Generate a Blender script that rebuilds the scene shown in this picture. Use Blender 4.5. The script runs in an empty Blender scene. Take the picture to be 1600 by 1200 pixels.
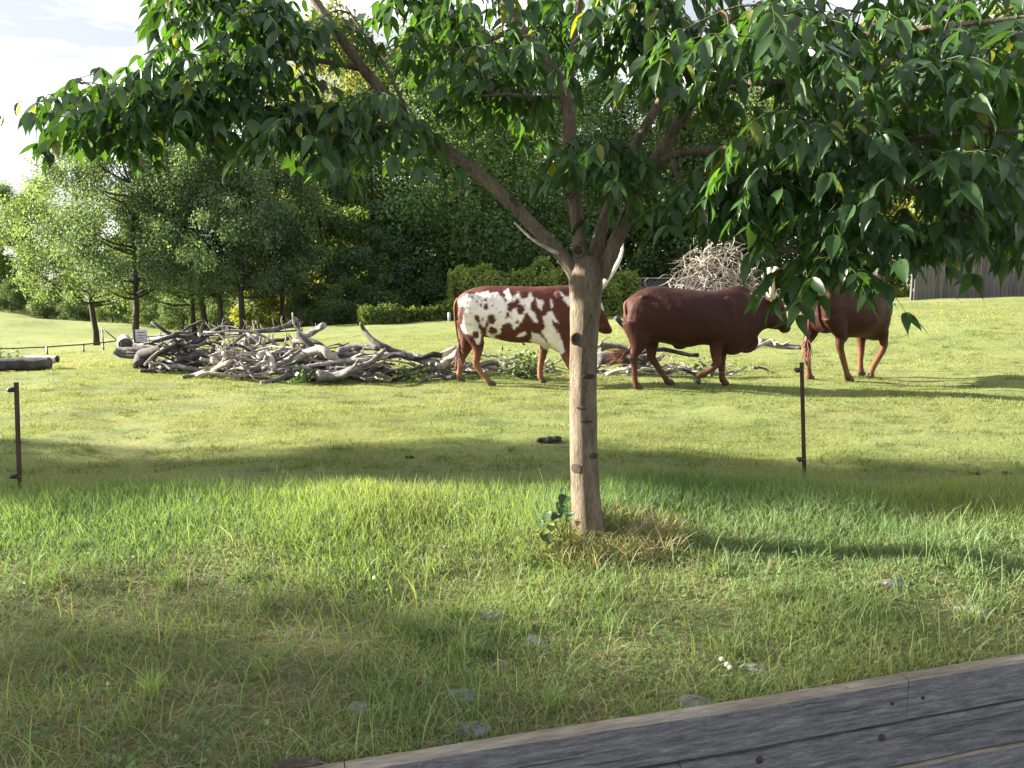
import bpy, bmesh, math, random
import numpy as np
from mathutils import Vector, Matrix, Euler

# ------------------------------------------------------------------ camera, sky, sun, exposure
SC = bpy.context.scene
COL = SC.collection
F, EYE = 1200.0, 1.6                       # focal length in photo pixels (1600 wide), eye height over the pasture
PITCH = math.atan(164.0 / F)
cam_d = bpy.data.cameras.new('camera'); cam = bpy.data.objects.new('camera', cam_d); COL.objects.link(cam)
cam.location = (0, 0, EYE); cam.rotation_euler = (math.pi / 2 - PITCH, 0, 0)
cam_d.sensor_width = 36; cam_d.lens = 36 * F / 1600; cam_d.clip_start = 0.05; cam_d.clip_end = 2000
SC.camera = cam

SUN_EL, SUN_AZ = math.radians(19), math.radians(-79)      # azimuth from +Y towards +X: low, from the left and a little beyond
SUN_DIR = Vector((math.sin(SUN_AZ) * math.cos(SUN_EL), math.cos(SUN_AZ) * math.cos(SUN_EL), math.sin(SUN_EL)))
world = bpy.data.worlds.new('World'); SC.world = world; world.use_nodes = True
wn, wl = world.node_tree.nodes, world.node_tree.links
bg = wn['Background']
sky = wn.new('ShaderNodeTexSky'); sky.sky_type = 'NISHITA'; sky.sun_disc = False
sky.sun_elevation = SUN_EL; sky.sun_rotation = SUN_AZ; sky.air_density = 1.0; sky.dust_density = 2.0
wtc = wn.new('ShaderNodeTexCoord'); wmp = wn.new('ShaderNodeMapping'); wmp.inputs['Scale'].default_value = (1.0, 1.0, 5.5)
wns = wn.new('ShaderNodeTexNoise'); wns.inputs['Scale'].default_value = 3.3; wns.inputs['Detail'].default_value = 7; wns.inputs['Roughness'].default_value = 0.55
wrp = wn.new('ShaderNodeValToRGB'); wrp.color_ramp.elements[0].position = 0.42; wrp.color_ramp.elements[1].position = 0.68
wrp.color_ramp.elements[0].color = (.85, .87, .91, 1); wrp.color_ramp.elements[1].color = (2.6, 2.6, 2.6, 1)
wmx = wn.new('ShaderNodeMix'); wmx.data_type = 'RGBA'; wmx.inputs['Factor'].default_value = 0.93
wl.new(wtc.outputs['Generated'], wmp.inputs['Vector']); wl.new(wmp.outputs['Vector'], wns.inputs['Vector']); wl.new(wns.outputs['Fac'], wrp.inputs['Fac'])
wl.new(sky.outputs['Color'], wmx.inputs['A']); wl.new(wrp.outputs['Color'], wmx.inputs['B']); wl.new(wmx.outputs['Result'], bg.inputs['Color'])
bg.inputs['Strength'].default_value = 0.15

sun_d = bpy.data.lights.new('sun', 'SUN'); sun = bpy.data.objects.new('sun', sun_d); COL.objects.link(sun)
sun_d.energy = 5.0; sun_d.angle = math.radians(0.6); sun_d.color = (1.0, 0.92, 0.77)
sun.rotation_euler = SUN_DIR.to_track_quat('Z', 'Y').to_euler(); sun.location = (-30, 6, 20)

SC.view_settings.view_transform = 'Standard'; SC.view_settings.look = 'None'
SC.view_settings.exposure = 2.48; SC.view_settings.gamma = 1.0; SC.view_settings.use_curve_mapping = False
SC.render.engine = 'CYCLES'
SC.cycles.max_bounces = 8; SC.cycles.transparent_max_bounces = 8; SC.cycles.diffuse_bounces = 4; SC.cycles.transmission_bounces = 5
SC.cycles.use_denoising = True

rng = np.random.default_rng(7)
random.seed(7)

# ------------------------------------------------------------------ pixels and ground
def ray(px, py):
    u, v = (px - 800) / F, (600 - py) / F
    c, s = math.cos(PITCH), math.sin(PITCH)
    y, z = c + v * s, -s + v * c
    return (u / y, 1.0, z / y)
def at(px, py, Y):
    r = ray(px, py)
    return Vector((r[0] * Y, Y, EYE + r[2] * Y))
def flat(px, py, z=0.0):
    r = ray(px, py)
    return at(px, py, (z - EYE) / r[2])

WA, WB = flat(527, 1200, 0.02), flat(1600, 1028, 0.02)        # line of the plank wall along its back edge
WD = (WB - WA); WD.z = 0; WD.normalize()
WN = Vector((-WD.y, WD.x, 0))                                # away from the camera
# heights of the ground beyond the near pasture: (photo x, photo y, distance)
CTRL = [(-300, 560, 24), (0, 556, 24), (150, 548, 24), (260, 541, 22), (-400, 552, 40), (0, 550, 40), (145, 546, 38), (210, 541, 36), (300, 533, 37), (370, 526, 38), (440, 520, 36),
        (-300, 500, 60), (0, 500, 62), (120, 510, 62), (260, 521, 60), (-300, 470, 85), (0, 486, 85), (150, 500, 85), (290, 515, 85), (400, 512, 70),
        (520, 513, 29), (600, 508, 29), (700, 502, 30), (800, 497, 33), (985, 493, 35), (1100, 487, 32), (1250, 477, 28), (1400, 470, 26), (1500, 466, 26), (1600, 463, 26),
        (1800, 459, 27), (1250, 500, 20), (1500, 490, 20), (1700, 486, 20), (700, 485, 60), (1100, 470, 60), (1500, 452, 60)]
CP = [(p.x, p.y, p.z) for p in (at(*c) for c in CTRL)]
for r_ in (0.5, 5.0, 9.0, 12.0, 14.5):
    for a_ in (-60, -40, -25, -12, 0, 12, 25, 40, 60):
        CP.append((r_ * math.sin(math.radians(a_)), r_ * math.cos(math.radians(a_)), 0.0))
for a_ in (-75, -45, -20, 0, 20, 45, 75):
    CP.append((300 * math.sin(math.radians(a_)), 300 * math.cos(math.radians(a_)), 1.5))
for x_ in (-60, -25, 25, 60): CP.append((x_, 0.0, 0.0))
CP = np.array(CP)
CA = np.stack([np.arctan2(CP[:, 0], np.maximum(CP[:, 1], .2)) * 2.2, np.log(np.hypot(CP[:, 0], CP[:, 1]) + 1.0) * 1.6], 1)
def gz_np(x, y):
    x = np.asarray(x, float); y = np.asarray(y, float)
    q = np.stack([np.arctan2(x, np.maximum(y, .2)) * 2.2, np.log(np.hypot(x, y) + 1.0) * 1.6], -1)
    d2 = ((q[..., None, :] - CA) ** 2).sum(-1) + 0.004
    w = d2 ** -2.0
    z = (w * CP[:, 2]).sum(-1) / w.sum(-1)
    near = np.clip((26 - y) / 16, 0, 1)
    l = 0.016 * np.sin(2.1 * x + 0.7 * y + 1) + 0.014 * np.sin(-1.3 * x + 2.7 * y) + 0.010 * np.sin(5.3 * x + 3.1 * y + 2) + 0.008 * np.sin(-4.2 * x + 7.3 * y + .5) + 0.03 * np.sin(.7 * x + .9 * y + 2)
    t = (x - WA.x) * WN.x + (y - WA.y) * WN.y
    bank = 0.05 * np.clip(1 - np.abs((y - 4.9) / 1.2), 0, 1)
    mound = 0.10 * np.exp(-(((x - 0.47) / .38) ** 2 + ((y - 4.62) / .26) ** 2))
    return z + (l * near + bank + mound) * np.clip(t / 0.35, 0, 1)
def gz(x, y): return float(gz_np(x, y))
def ground(px, py):
    r = ray(px, py); Y = 1.5
    while Y < 250:
        if EYE + r[2] * Y <= gz(r[0] * Y, Y): break
        Y *= 1.012
    lo, hi = Y / 1.012, Y
    for _ in range(12):
        m = (lo + hi) / 2
        if EYE + r[2] * m <= gz(r[0] * m, m): hi = m
        else: lo = m
    return Vector((r[0] * hi, hi, gz(r[0] * hi, hi)))
def on(px, Y):
    x = (px - 800) / F * Y * 1.0
    x = ray(px, 500)[0] * Y
    return Vector((x, Y, gz(x, Y)))

# ------------------------------------------------------------------ objects and materials
def tag(o, label=None, cat=None, group=None, kind=None):
    if label: o['label'] = label
    if cat: o['category'] = cat
    if group: o['group'] = group
    if kind: o['kind'] = kind
    return o
def empty(name, loc=(0, 0, 0), rz=0.0):
    o = bpy.data.objects.new(name, None); COL.objects.link(o); o.location = loc; o.rotation_euler = (0, 0, rz); o.empty_display_size = .1
    return o
def link(name, me, mat=None, parent=None, smooth=True):
    if mat is not None and len(me.materials) == 0: me.materials.append(mat)
    if smooth and len(me.polygons): me.polygons.foreach_set('use_smooth', np.ones(len(me.polygons), bool))
    o = bpy.data.objects.new(name, me); COL.objects.link(o)
    if parent: o.parent = parent
    return o
def mesh_np(name, V, Fc, col=None):
    me = bpy.data.meshes.new(name)
    V = np.asarray(V, np.float32); Fc = np.asarray(Fc, np.int32); n = Fc.shape[1]
    me.vertices.add(len(V)); me.vertices.foreach_set('co', V.ravel())
    me.loops.add(Fc.size); me.loops.foreach_set('vertex_index', Fc.ravel())
    me.polygons.add(len(Fc)); me.polygons.foreach_set('loop_start', np.arange(len(Fc), dtype=np.int32) * n)
    me.update(calc_edges=True)
    if col is not None: put_col(me, col)
    return me
def put_col(me, col):
    a = me.color_attributes.new('Col', 'FLOAT_COLOR', 'POINT')
    c = np.ones((len(me.vertices), 4), np.float32); c[:, :3] = col
    a.data.foreach_set('color', c.ravel())
class MB:                                                    # collects verts and faces, then builds ONE mesh object
    def __init__(s): s.v, s.f = [], []
    def box(s, c, d, rot=None):
        n = len(s.v); c = Vector(c)
        for z in (-.5, .5):
            for x, y in ((-.5, -.5), (.5, -.5), (.5, .5), (-.5, .5)):
                p = Vector((x * d[0], y * d[1], z * d[2]))
                if rot is not None: p = rot @ p
                s.v.append(tuple(c + p))
        s.f += [tuple(n + i for i in q) for q in ((3, 2, 1, 0), (4, 5, 6, 7), (0, 1, 5, 4), (1, 2, 6, 5), (2, 3, 7, 6), (3, 0, 4, 7))]
        return s
    def tube(s, pts, rad, sides=8, wob=0.0, cap=True):
        pts = [Vector(p) for p in pts]; n0 = len(s.v)
        if not hasattr(rad, '__len__'): rad = [rad] * len(pts)
        ref = None
        for i, p in enumerate(pts):
            t = (pts[min(i + 1, len(pts) - 1)] - pts[max(i - 1, 0)]).normalized()
            if ref is None: ref = t.orthogonal().normalized()
            ref = (ref - t * ref.dot(t)); ref = ref.normalized() if ref.length > 1e-6 else t.orthogonal().normalized()
            b = t.cross(ref)
            for k in range(sides):
                a = 2 * math.pi * k / sides; rr = rad[i] * (1 + (random.uniform(-wob, wob) if wob else 0))
                s.v.append(tuple(p + (ref * math.cos(a) + b * math.sin(a)) * rr))
        for i in range(len(pts) - 1):
            for k in range(sides):
                a0, a1 = n0 + i * sides + k, n0 + i * sides + (k + 1) % sides
                s.f.append((a0, a1, a1 + sides, a0 + sides))
        if cap:
            s.f.append(tuple(n0 + k for k in reversed(range(sides)))); m = n0 + (len(pts) - 1) * sides
            s.f.append(tuple(m + k for k in range(sides)))
        return s
    def ell(s, c, r, seg=12, rings=8, rot=None, noise=0.0):
        n0 = len(s.v); c = Vector(c)
        for i in range(rings + 1):
            th = math.pi * i / rings
            for k in range(seg):
                a = 2 * math.pi * k / seg; q = 1 + (random.uniform(-noise, noise) if noise else 0)
                p = Vector((r[0] * math.sin(th) * math.cos(a), r[1] * math.sin(th) * math.sin(a), r[2] * math.cos(th))) * q
                if rot is not None: p = rot @ p
                s.v.append(tuple(c + p))
        for i in range(rings):
            for k in range(seg):
                a0, a1 = n0 + i * seg + k, n0 + i * seg + (k + 1) % seg
                s.f.append((a0, a0 + seg, a1 + seg, a1))
        return s
    def mesh(s, name):
        me = bpy.data.meshes.new(name); me.from_pydata(s.v, [], s.f); me.update(); return me
    def build(s, name, mat, parent=None, smooth=True, bevel=0.0):
        o = link(name, s.mesh(name), mat, parent, smooth)
        if bevel: m = o.modifiers.new('bevel', 'BEVEL'); m.width = bevel; m.segments = 2
        return o

def srgb(r, g, b): return tuple(((c / 255) / 12.92 if c / 255 <= .04045 else ((c / 255 + .055) / 1.055) ** 2.4) for c in (r, g, b))
def nodes(name):
    m = bpy.data.materials.new(name); m.use_nodes = True
    nt = m.node_tree; return m, nt.nodes, nt.links, nt.nodes['Principled BSDF']
def noise(N, L, vec, scale, detail=5, rough=.6, dist=0.0):
    n = N.new('ShaderNodeTexNoise'); n.inputs['Scale'].default_value = scale; n.inputs['Detail'].default_value = detail; n.inputs['Roughness'].default_value = rough; n.inputs['Distortion'].default_value = dist
    L.new(vec, n.inputs['Vector']); return n
def ramp(N, L, fac, stops):
    r = N.new('ShaderNodeValToRGB'); e = r.color_ramp.elements
    while len(e) < len(stops): e.new(.5)
    for q, (p, c) in zip(e, stops): q.position = p; q.color = (*c, 1) if len(c) == 3 else c
    L.new(fac, r.inputs['Fac']); return r
def mixc(N, L, fac, a, b, mode='MIX'):
    m = N.new('ShaderNodeMix'); m.data_type = 'RGBA'; m.blend_type = mode
    for s, v in (('Factor', fac), ('A', a), ('B', b)):
        i = m.inputs[s] if s == 'Factor' else [q for q in m.inputs if q.name == s and q.type == 'RGBA'][0]
        if hasattr(v, 'is_output'): L.new(v, i)
        elif isinstance(v, (int, float)): i.default_value = v
        else: i.default_value = (*v, 1)
    return [q for q in m.outputs if q.type == 'RGBA'][0]
def bump(N, L, B, h, strength, dist):
    b = N.new('ShaderNodeBump'); b.inputs['Strength'].default_value = strength; b.inputs['Distance'].default_value = dist
    L.new(h, b.inputs['Height']); L.new(b.outputs['Normal'], B.inputs['Normal']); return b
def tex(N, L, kind='Object', scale=(1, 1, 1)):
    t = N.new('ShaderNodeTexCoord'); m = N.new('ShaderNodeMapping'); m.inputs['Scale'].default_value = scale
    L.new(t.outputs[kind], m.inputs['Vector']); return m.outputs['Vector']

def m_wood(name, dark, mid, light, stretch=(1, 1, 1), scale=6, b=.5, bd=.02, rough=.85, rnd=.25, rot=0.0):
    m, N, L, B = nodes(name); v = tex(N, L, 'Object', stretch)
    if rot:
        q = N.new('ShaderNodeVectorRotate'); q.rotation_type = 'Z_AXIS'; q.inputs['Angle'].default_value = -rot
        src = [l for l in L if l.to_node.type == 'MAPPING'][0]; L.new(src.from_socket, q.inputs['Vector']); L.new(q.outputs[0], src.to_socket)
    n1 = noise(N, L, v, scale, 8, .65); n2 = noise(N, L, v, scale * 5, 5, .7)
    c = ramp(N, L, n1.outputs['Fac'], [(.3, dark), (.5, mid), (.72, light)]).outputs['Color']
    oi = N.new('ShaderNodeObjectInfo')
    k = ramp(N, L, oi.outputs['Random'], [(0, (1 - rnd,) * 3), (1, (1 + rnd,) * 3)]).outputs['Color']
    c = mixc(N, L, 1.0, c, k, 'MULTIPLY')
    c2 = ramp(N, L, n2.outputs['Fac'], [(.35, (.6, .6, .6)), (.6, (1, 1, 1))]).outputs['Color']
    c = mixc(N, L, 1.0, c, c2, 'MULTIPLY')
    L.new(c, B.inputs['Base Color']); B.inputs['Roughness'].default_value = rough
    ad = N.new('ShaderNodeMath'); ad.operation = 'ADD'; L.new(n1.outputs['Fac'], ad.inputs[0]); L.new(n2.outputs['Fac'], ad.inputs[1])
    bump(N, L, B, ad.outputs[0], b, bd)
    return m
def m_leaf(name, tint=(1, 1, 1), trans=.45, rough=.45, spec=.4, rnd=.0, tcol=(1.25, 1.2, .45), vein=0):
    m, N, L, B = nodes(name)
    a = N.new('ShaderNodeAttribute'); a.attribute_name = 'Col'
    c = mixc(N, L, 1.0, a.outputs['Color'], tint, 'MULTIPLY')
    if rnd:
        oi = N.new('ShaderNodeObjectInfo')
        k = ramp(N, L, oi.outputs['Random'], [(0, (1 - rnd, 1 - rnd, 1 - rnd * .7)), (1, (1 + rnd, 1 + rnd * .8, 1))]).outputs['Color']
        c = mixc(N, L, 1.0, c, k, 'MULTIPLY')
    L.new(c, B.inputs['Base Color']); B.inputs['Roughness'].default_value = rough; B.inputs['Specular IOR Level'].default_value = spec
    t = N.new('ShaderNodeBsdfTranslucent'); ct = mixc(N, L, 1.0, c, tcol, 'MULTIPLY'); L.new(ct, t.inputs['Color'])
    x = N.new('ShaderNodeMixShader'); x.inputs[0].default_value = trans
    L.new(B.outputs[0], x.inputs[1]); L.new(t.outputs[0], x.inputs[2]); L.new(x.outputs[0], N['Material Output'].inputs['Surface'])
    return m
def m_flat(name, c, rough=.6, metal=0.0, sc=20, var=.25, b=.2, bd=.01):
    m, N, L, B = nodes(name); v = tex(N, L)
    n1 = noise(N, L, v, sc, 6, .65)
    k = ramp(N, L, n1.outputs['Fac'], [(.3, tuple(x * (1 - var) for x in c)), (.7, tuple(x * (1 + var) for x in c))]).outputs['Color']
    L.new(k, B.inputs['Base Color']); B.inputs['Roughness'].default_value = rough; B.inputs['Metallic'].default_value = metal
    bump(N, L, B, n1.outputs['Fac'], b, bd); return m

def ground_mat():
    m, N, L, B = nodes('pasture_turf'); v = tex(N, L)
    a = N.new('ShaderNodeAttribute'); a.attribute_name = 'Col'
    sep = N.new('ShaderNodeSeparateColor'); L.new(a.outputs['Color'], sep.inputs[0])
    n0 = noise(N, L, v, .35, 4, .55); n1 = noise(N, L, v, 2.3, 6, .62); n2 = noise(N, L, v, 22, 6, .7); n3 = noise(N, L, v, 90, 3, .7)
    g = ramp(N, L, n0.outputs['Fac'], [(.3, (.165, .208, .070)), (.52, (.205, .238, .086)), (.72, (.240, .255, .105))]).outputs['Color']
    g2 = ramp(N, L, n1.outputs['Fac'], [(.33, (.50, .58, .52)), (.43, (.92, .95, .93)), (.7, (1.15, 1.1, 1.05))]).outputs['Color']
    c = mixc(N, L, 1.0, g, g2, 'MULTIPLY')
    g3 = ramp(N, L, n2.outputs['Fac'], [(.28, (.5, .55, .5)), (.5, (1, 1, 1)), (.72, (1.3, 1.22, 1.15))]).outputs['Color']
    c = mixc(N, L, .85, c, g3, 'MULTIPLY')
    br = ramp(N, L, n1.outputs['Fac'], [(.62, (0, 0, 0)), (.76, (.55, .55, .55))]).outputs['Color']
    c = mixc(N, L, br, c, (.20, .165, .085))
    soil = ramp(N, L, n2.outputs['Fac'], [(.3, (.085, .105, .045)), (.7, (.20, .205, .105))]).outputs['Color']
    c = mixc(N, L, sep.outputs[0], c, soil)                   # R: bare straw and soil under the long grass
    c = mixc(N, L, sep.outputs[1], c, (.30, .25, .17))        # G: pale worn dirt
    L.new(c, B.inputs['Base Color']); B.inputs['Roughness'].default_value = .9; B.inputs['Specular IOR Level'].default_value = .15
    h = N.new('ShaderNodeMath'); h.operation = 'MULTIPLY_ADD'; L.new(n2.outputs['Fac'], h.inputs[0]); h.inputs[1].default_value = .7; L.new(n3.outputs['Fac'], h.inputs[2])
    bump(N, L, B, h.outputs[0], .8, .05)
    return m

M = {}
M['turf'] = ground_mat()
M['grass'] = m_leaf('grass_blade', trans=.42, rough=.6, spec=.25, tcol=(1.3, 1.25, .5))
M['leaf'] = m_leaf('tree_leaf', trans=.36, rough=.36, spec=.45, tcol=(2.3, 2.35, .5))
M['leafo'] = m_leaf('tree_leaf_single', trans=.36, rough=.36, spec=.45, rnd=.22, tcol=(2.3, 2.35, .5))
M['far'] = m_leaf('far_foliage', trans=.45, rough=.6, spec=.2, tcol=(1.3, 1.25, .5), rnd=.12)
M['weed'] = m_leaf('weed_leaf', trans=.3, rough=.45, spec=.4)
M['bark'] = m_wood('smooth_bark', (.085, .065, .044), (.225, .176, .122), (.345, .28, .205), (1, 1, .22), 18, 1.0, .03, .9, 0.0)
M['fbark'] = m_wood('far_bark', (.03, .024, .018), (.055, .043, .033), (.09, .075, .06), (1, 1, .3), 6, .4, .03)
M['knot'] = m_wood('branch_scar', (.02, .014, .010), (.055, .038, .026), (.10, .07, .05), (1, 1, 1), 30, .6, .01, .9, 0)
M['drift'] = m_wood('driftwood_grey', (.07, .062, .062), (.19, .172, .17), (.40, .37, .365), (1, 1, 1), 7, .6, .02, .85, .35)
M['driftd'] = m_wood('driftwood_dark', (.016, .014, .015), (.052, .046, .047), (.15, .138, .138), (1, 1, 1), 7, .6, .02, .85, .35)
M['driftp'] = m_wood('driftwood_pale', (.17, .14, .12), (.38, .33, .295), (.60, .54, .50), (1, 1, 1), 7, .5, .02, .85, .2)
M['plank'] = m_wood('weathered_plank', (.065, .070, .080), (.185, .192, .205), (.33, .338, .352), (1.6, 8, 13), 4, .9, .012, .85, .12, math.atan2(WD.y, WD.x))
def plank_nicks():                                         # short cross-grain adze nicks, lighter where fresh wood shows
    m = M['plank']; N, L = m.node_tree.nodes, m.node_tree.links; B = N['Principled BSDF']
    old = B.inputs['Base Color'].links[0].from_socket; v = tex(N, L, 'Object', (16, 16, 3.2)); n1 = noise(N, L, v, 1.0, 3, .6); n2 = noise(N, L, tex(N, L), 2.2, 3, .5)
    a = ramp(N, L, n1.outputs['Fac'], [(.66, (0, 0, 0)), (.70, (1, 1, 1))]).outputs['Color']; b = ramp(N, L, n2.outputs['Fac'], [(.45, (0, 0, 0)), (.6, (.55, .55, .55))]).outputs['Color']
    k = mixc(N, L, 1.0, a, b, 'MULTIPLY'); c = mixc(N, L, k, old, (.24, .25, .27)); L.new(c, B.inputs['Base Color'])
plank_nicks()
M['planktop'] = m_wood('plank_worn_edge', (.11, .090, .070), (.21, .178, .145), (.33, .295, .26), (.6, 6, 6), 4, .5, .01, .9, .1, math.atan2(WD.y, WD.x))
M['board'] = m_wood('grey_fence_board', (.055, .050, .050), (.110, .100, .098), (.175, .162, .158), (4, 4, .4), 5, .4, .01, .9, .25)
M['rust'] = m_wood('rusty_steel', (.020, .009, .007), (.050, .020, .014), (.095, .038, .022), (1, 1, .4), 30, .5, .005, .7, .1)
M['black'] = m_flat('black_plastic', (.015, .015, .016), .45)
M['wire'] = m_flat('galvanised_wire', (.22, .22, .21), .5, .5)
M['steel'] = m_flat('galvanised_steel', (.36, .37, .38), .45, .6)
M['darkrail'] = m_flat('dark_rail_paint', (.022, .022, .024), .5)
M['screen'] = m_flat('dark_windscreen_cloth', (.035, .040, .050), .8, 0, 3, .4)
M['sign'] = m_flat('white_sign_face', (.50, .51, .53), .5, 0, 2, .05)
M['stone'] = m_flat('grey_fieldstone', (.135, .145, .14), .9, 0, 18, .55, .6, .02)
M['path'] = m_flat('grey_asphalt_path', (.24, .235, .25), .9, 0, 6, .2)
M['pave'] = m_flat('gravel_track', (.16, .15, .14), .9, 0, 12, .3)
M['dung'] = m_flat('dry_dung', (.022, .019, .015), .9, 0, 40, .5, .9, .02)
M['petal'] = m_flat('clover_petal', (.42, .45, .34), .7, 0, 60, .2)
M['horn'] = m_wood('horn', (.66, .60, .52), (.76, .72, .66), (.82, .79, .75), (1, 1, 1), 9, .2, .004, .4, .05)
M['hornb'] = m_wood('bull_horn', (.42, .36, .24), (.60, .53, .38), (.70, .64, .50), (1, 1, 1), 14, .3, .004, .45, .05)
M['hoof'] = m_flat('hoof', (.030, .022, .018), .5, 0, 30, .4)
M['eye'] = m_flat('eye', (.006, .005, .005), .12)
M['nose'] = m_flat('muzzle_skin', (.055, .030, .026), .4)
def hide(name, rough=.5):
    m, N, L, B = nodes(name); v = tex(N, L)
    a = N.new('ShaderNodeAttribute'); a.attribute_name = 'Col'
    n1 = noise(N, L, v, 5, 5, .6); n2 = noise(N, L, tex(N, L, 'Object', (1, 1, .35)), 130, 3, .7)
    k = ramp(N, L, n1.outputs['Fac'], [(.3, (.82, .80, .80)), (.7, (1.15, 1.12, 1.1))]).outputs['Color']
    c = mixc(N, L, 1.0, a.outputs['Color'], k, 'MULTIPLY')
    k2 = ramp(N, L, n2.outputs['Fac'], [(.3, (.85, .85, .85)), (.7, (1.1, 1.1, 1.1))]).outputs['Color']
    c = mixc(N, L, 1.0, c, k2, 'MULTIPLY')
    L.new(c, B.inputs['Base Color']); B.inputs['Roughness'].default_value = rough; B.inputs['Specular IOR Level'].default_value = .2
    B.inputs['Sheen Weight'].default_value = 0.0; B.inputs['Sheen Roughness'].default_value = .4
    h = N.new('ShaderNodeMath'); h.operation = 'MULTIPLY_ADD'; L.new(n1.outputs['Fac'], h.inputs[0]); h.inputs[1].default_value = 3; L.new(n2.outputs['Fac'], h.inputs[2])
    bump(N, L, B, h.outputs[0], .35, .012); return m
M['hide'] = hide('short_hide', .6)
M['tuft'] = m_flat('tail_hair', (.13, .045, .025), .6, 0, 60, .4)

# ------------------------------------------------------------------ the ground
def divot(x, y):
    q = np.sin(3.1 * x + 1.3 * np.sin(2.3 * y) + 1) * np.sin(7.3 * y + .9 * np.sin(1.7 * x)) + .6 * np.sin(5.7 * x + 4.9 * y + 2) * np.sin(-2.6 * x + 8.3 * y)
    big = np.sin(.8 * x + .5 * y) * np.sin(-.5 * x + 1.1 * y + 1)
    return np.clip((q + .35 * big - .95) / .3, 0, 1)
def terrain():
    t = np.concatenate([np.linspace(0, 12, 130), 12 + np.cumsum(np.geomspace(.1, 22, 110))])
    u = np.linspace(-1, 1, 331); s = np.sinh(u * 5.2) / math.sinh(5.2) * 420
    S, T = np.meshgrid(s + 1.2, t, indexing='ij')
    X = WA.x + WD.x * S + WN.x * T; Y = WA.y + WD.y * S + WN.y * T
    Z = gz_np(X.ravel(), Y.ravel()).reshape(X.shape)
    V = np.stack([X, Y, Z], -1).reshape(-1, 3)
    a, b = X.shape
    i = np.arange(a * b).reshape(a, b)
    Fc = np.stack([i[:-1, :-1], i[1:, :-1], i[1:, 1:], i[:-1, 1:]], -1).reshape(-1, 4)
    col = np.zeros((a * b, 3))
    edge = 5.62 + .10 * np.sin(V[:, 0] * 1.7) + .08 * np.sin(V[:, 0] * 4.1 + 1)
    col[:, 0] = np.clip((edge - V[:, 1]) / .3, 0, 1) * .85
    col[:, 0] = np.maximum(col[:, 0], .35 * np.exp(-((V[:, 1] - 6.0) / .35) ** 2))
    nr = (V[:, 1] < 24) & (V[:, 1] > 5.5); col[nr, 0] = np.maximum(col[nr, 0], .7 * divot(V[nr, 0], V[nr, 1]))
    for (px, py, rx, ry) in ((1480, 470, 1.3, .5), (1390, 472, 1.4, .5), (110, 574, 1.0, .35), (1250, 480, 1.6, .8)):
        p = ground(px, py)
        col[:, 1] = np.maximum(col[:, 1], .75 * np.exp(-(((V[:, 0] - p.x) / rx) ** 2 + ((V[:, 1] - p.y) / ry) ** 2) ** 2))
    o = link('pasture', mesh_np('pasture', V, Fc, col), M['turf']); tag(o, kind='structure')
terrain()
# the lower track on the near side of the plank wall (below the frame)
c0, c1 = WA - WD * 60, WA + WD * 60
tr = MB(); n_ = -WN
tr.v = [tuple(p) for p in (c0 + n_ * .1 + Vector((0, 0, -.62)), c1 + n_ * .1 + Vector((0, 0, -.62)), c1 + n_ * 12 + Vector((0, 0, -.62)), c0 + n_ * 12 + Vector((0, 0, -.62)))]
tr.f = [(3, 2, 1, 0)]
tag(tr.build('track', M['pave'], smooth=False), kind='structure')
# the asphalt path behind the rail fence
def path_sheet():
    up = [(225, 527), (300, 517), (352, 508), (410, 503), (470, 500)]; dn = [(225, 533), (300, 527), (352, 524), (410, 521), (470, 517)]
    m = MB(); n = 14
    def seg(P, t):
        t *= len(P) - 1; i = min(int(t), len(P) - 2); q = t - i
        return tuple(P[i][k] * (1 - q) + P[i + 1][k] * q for k in (0, 1))
    G = [(ground(*seg(up, i / n)), ground(*seg(dn, i / n))) for i in range(n + 1)]
    for a, b in G:
        for k in range(7):
            p = b.lerp(a, k / 6); m.v.append((p.x, p.y, gz(p.x, p.y) + .05))
    for i in range(n):
        for k in range(6): q = i * 7 + k; m.f.append((q, q + 7, q + 8, q + 1))
    tag(m.build('path', M['path']), kind='structure')
path_sheet()

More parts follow.
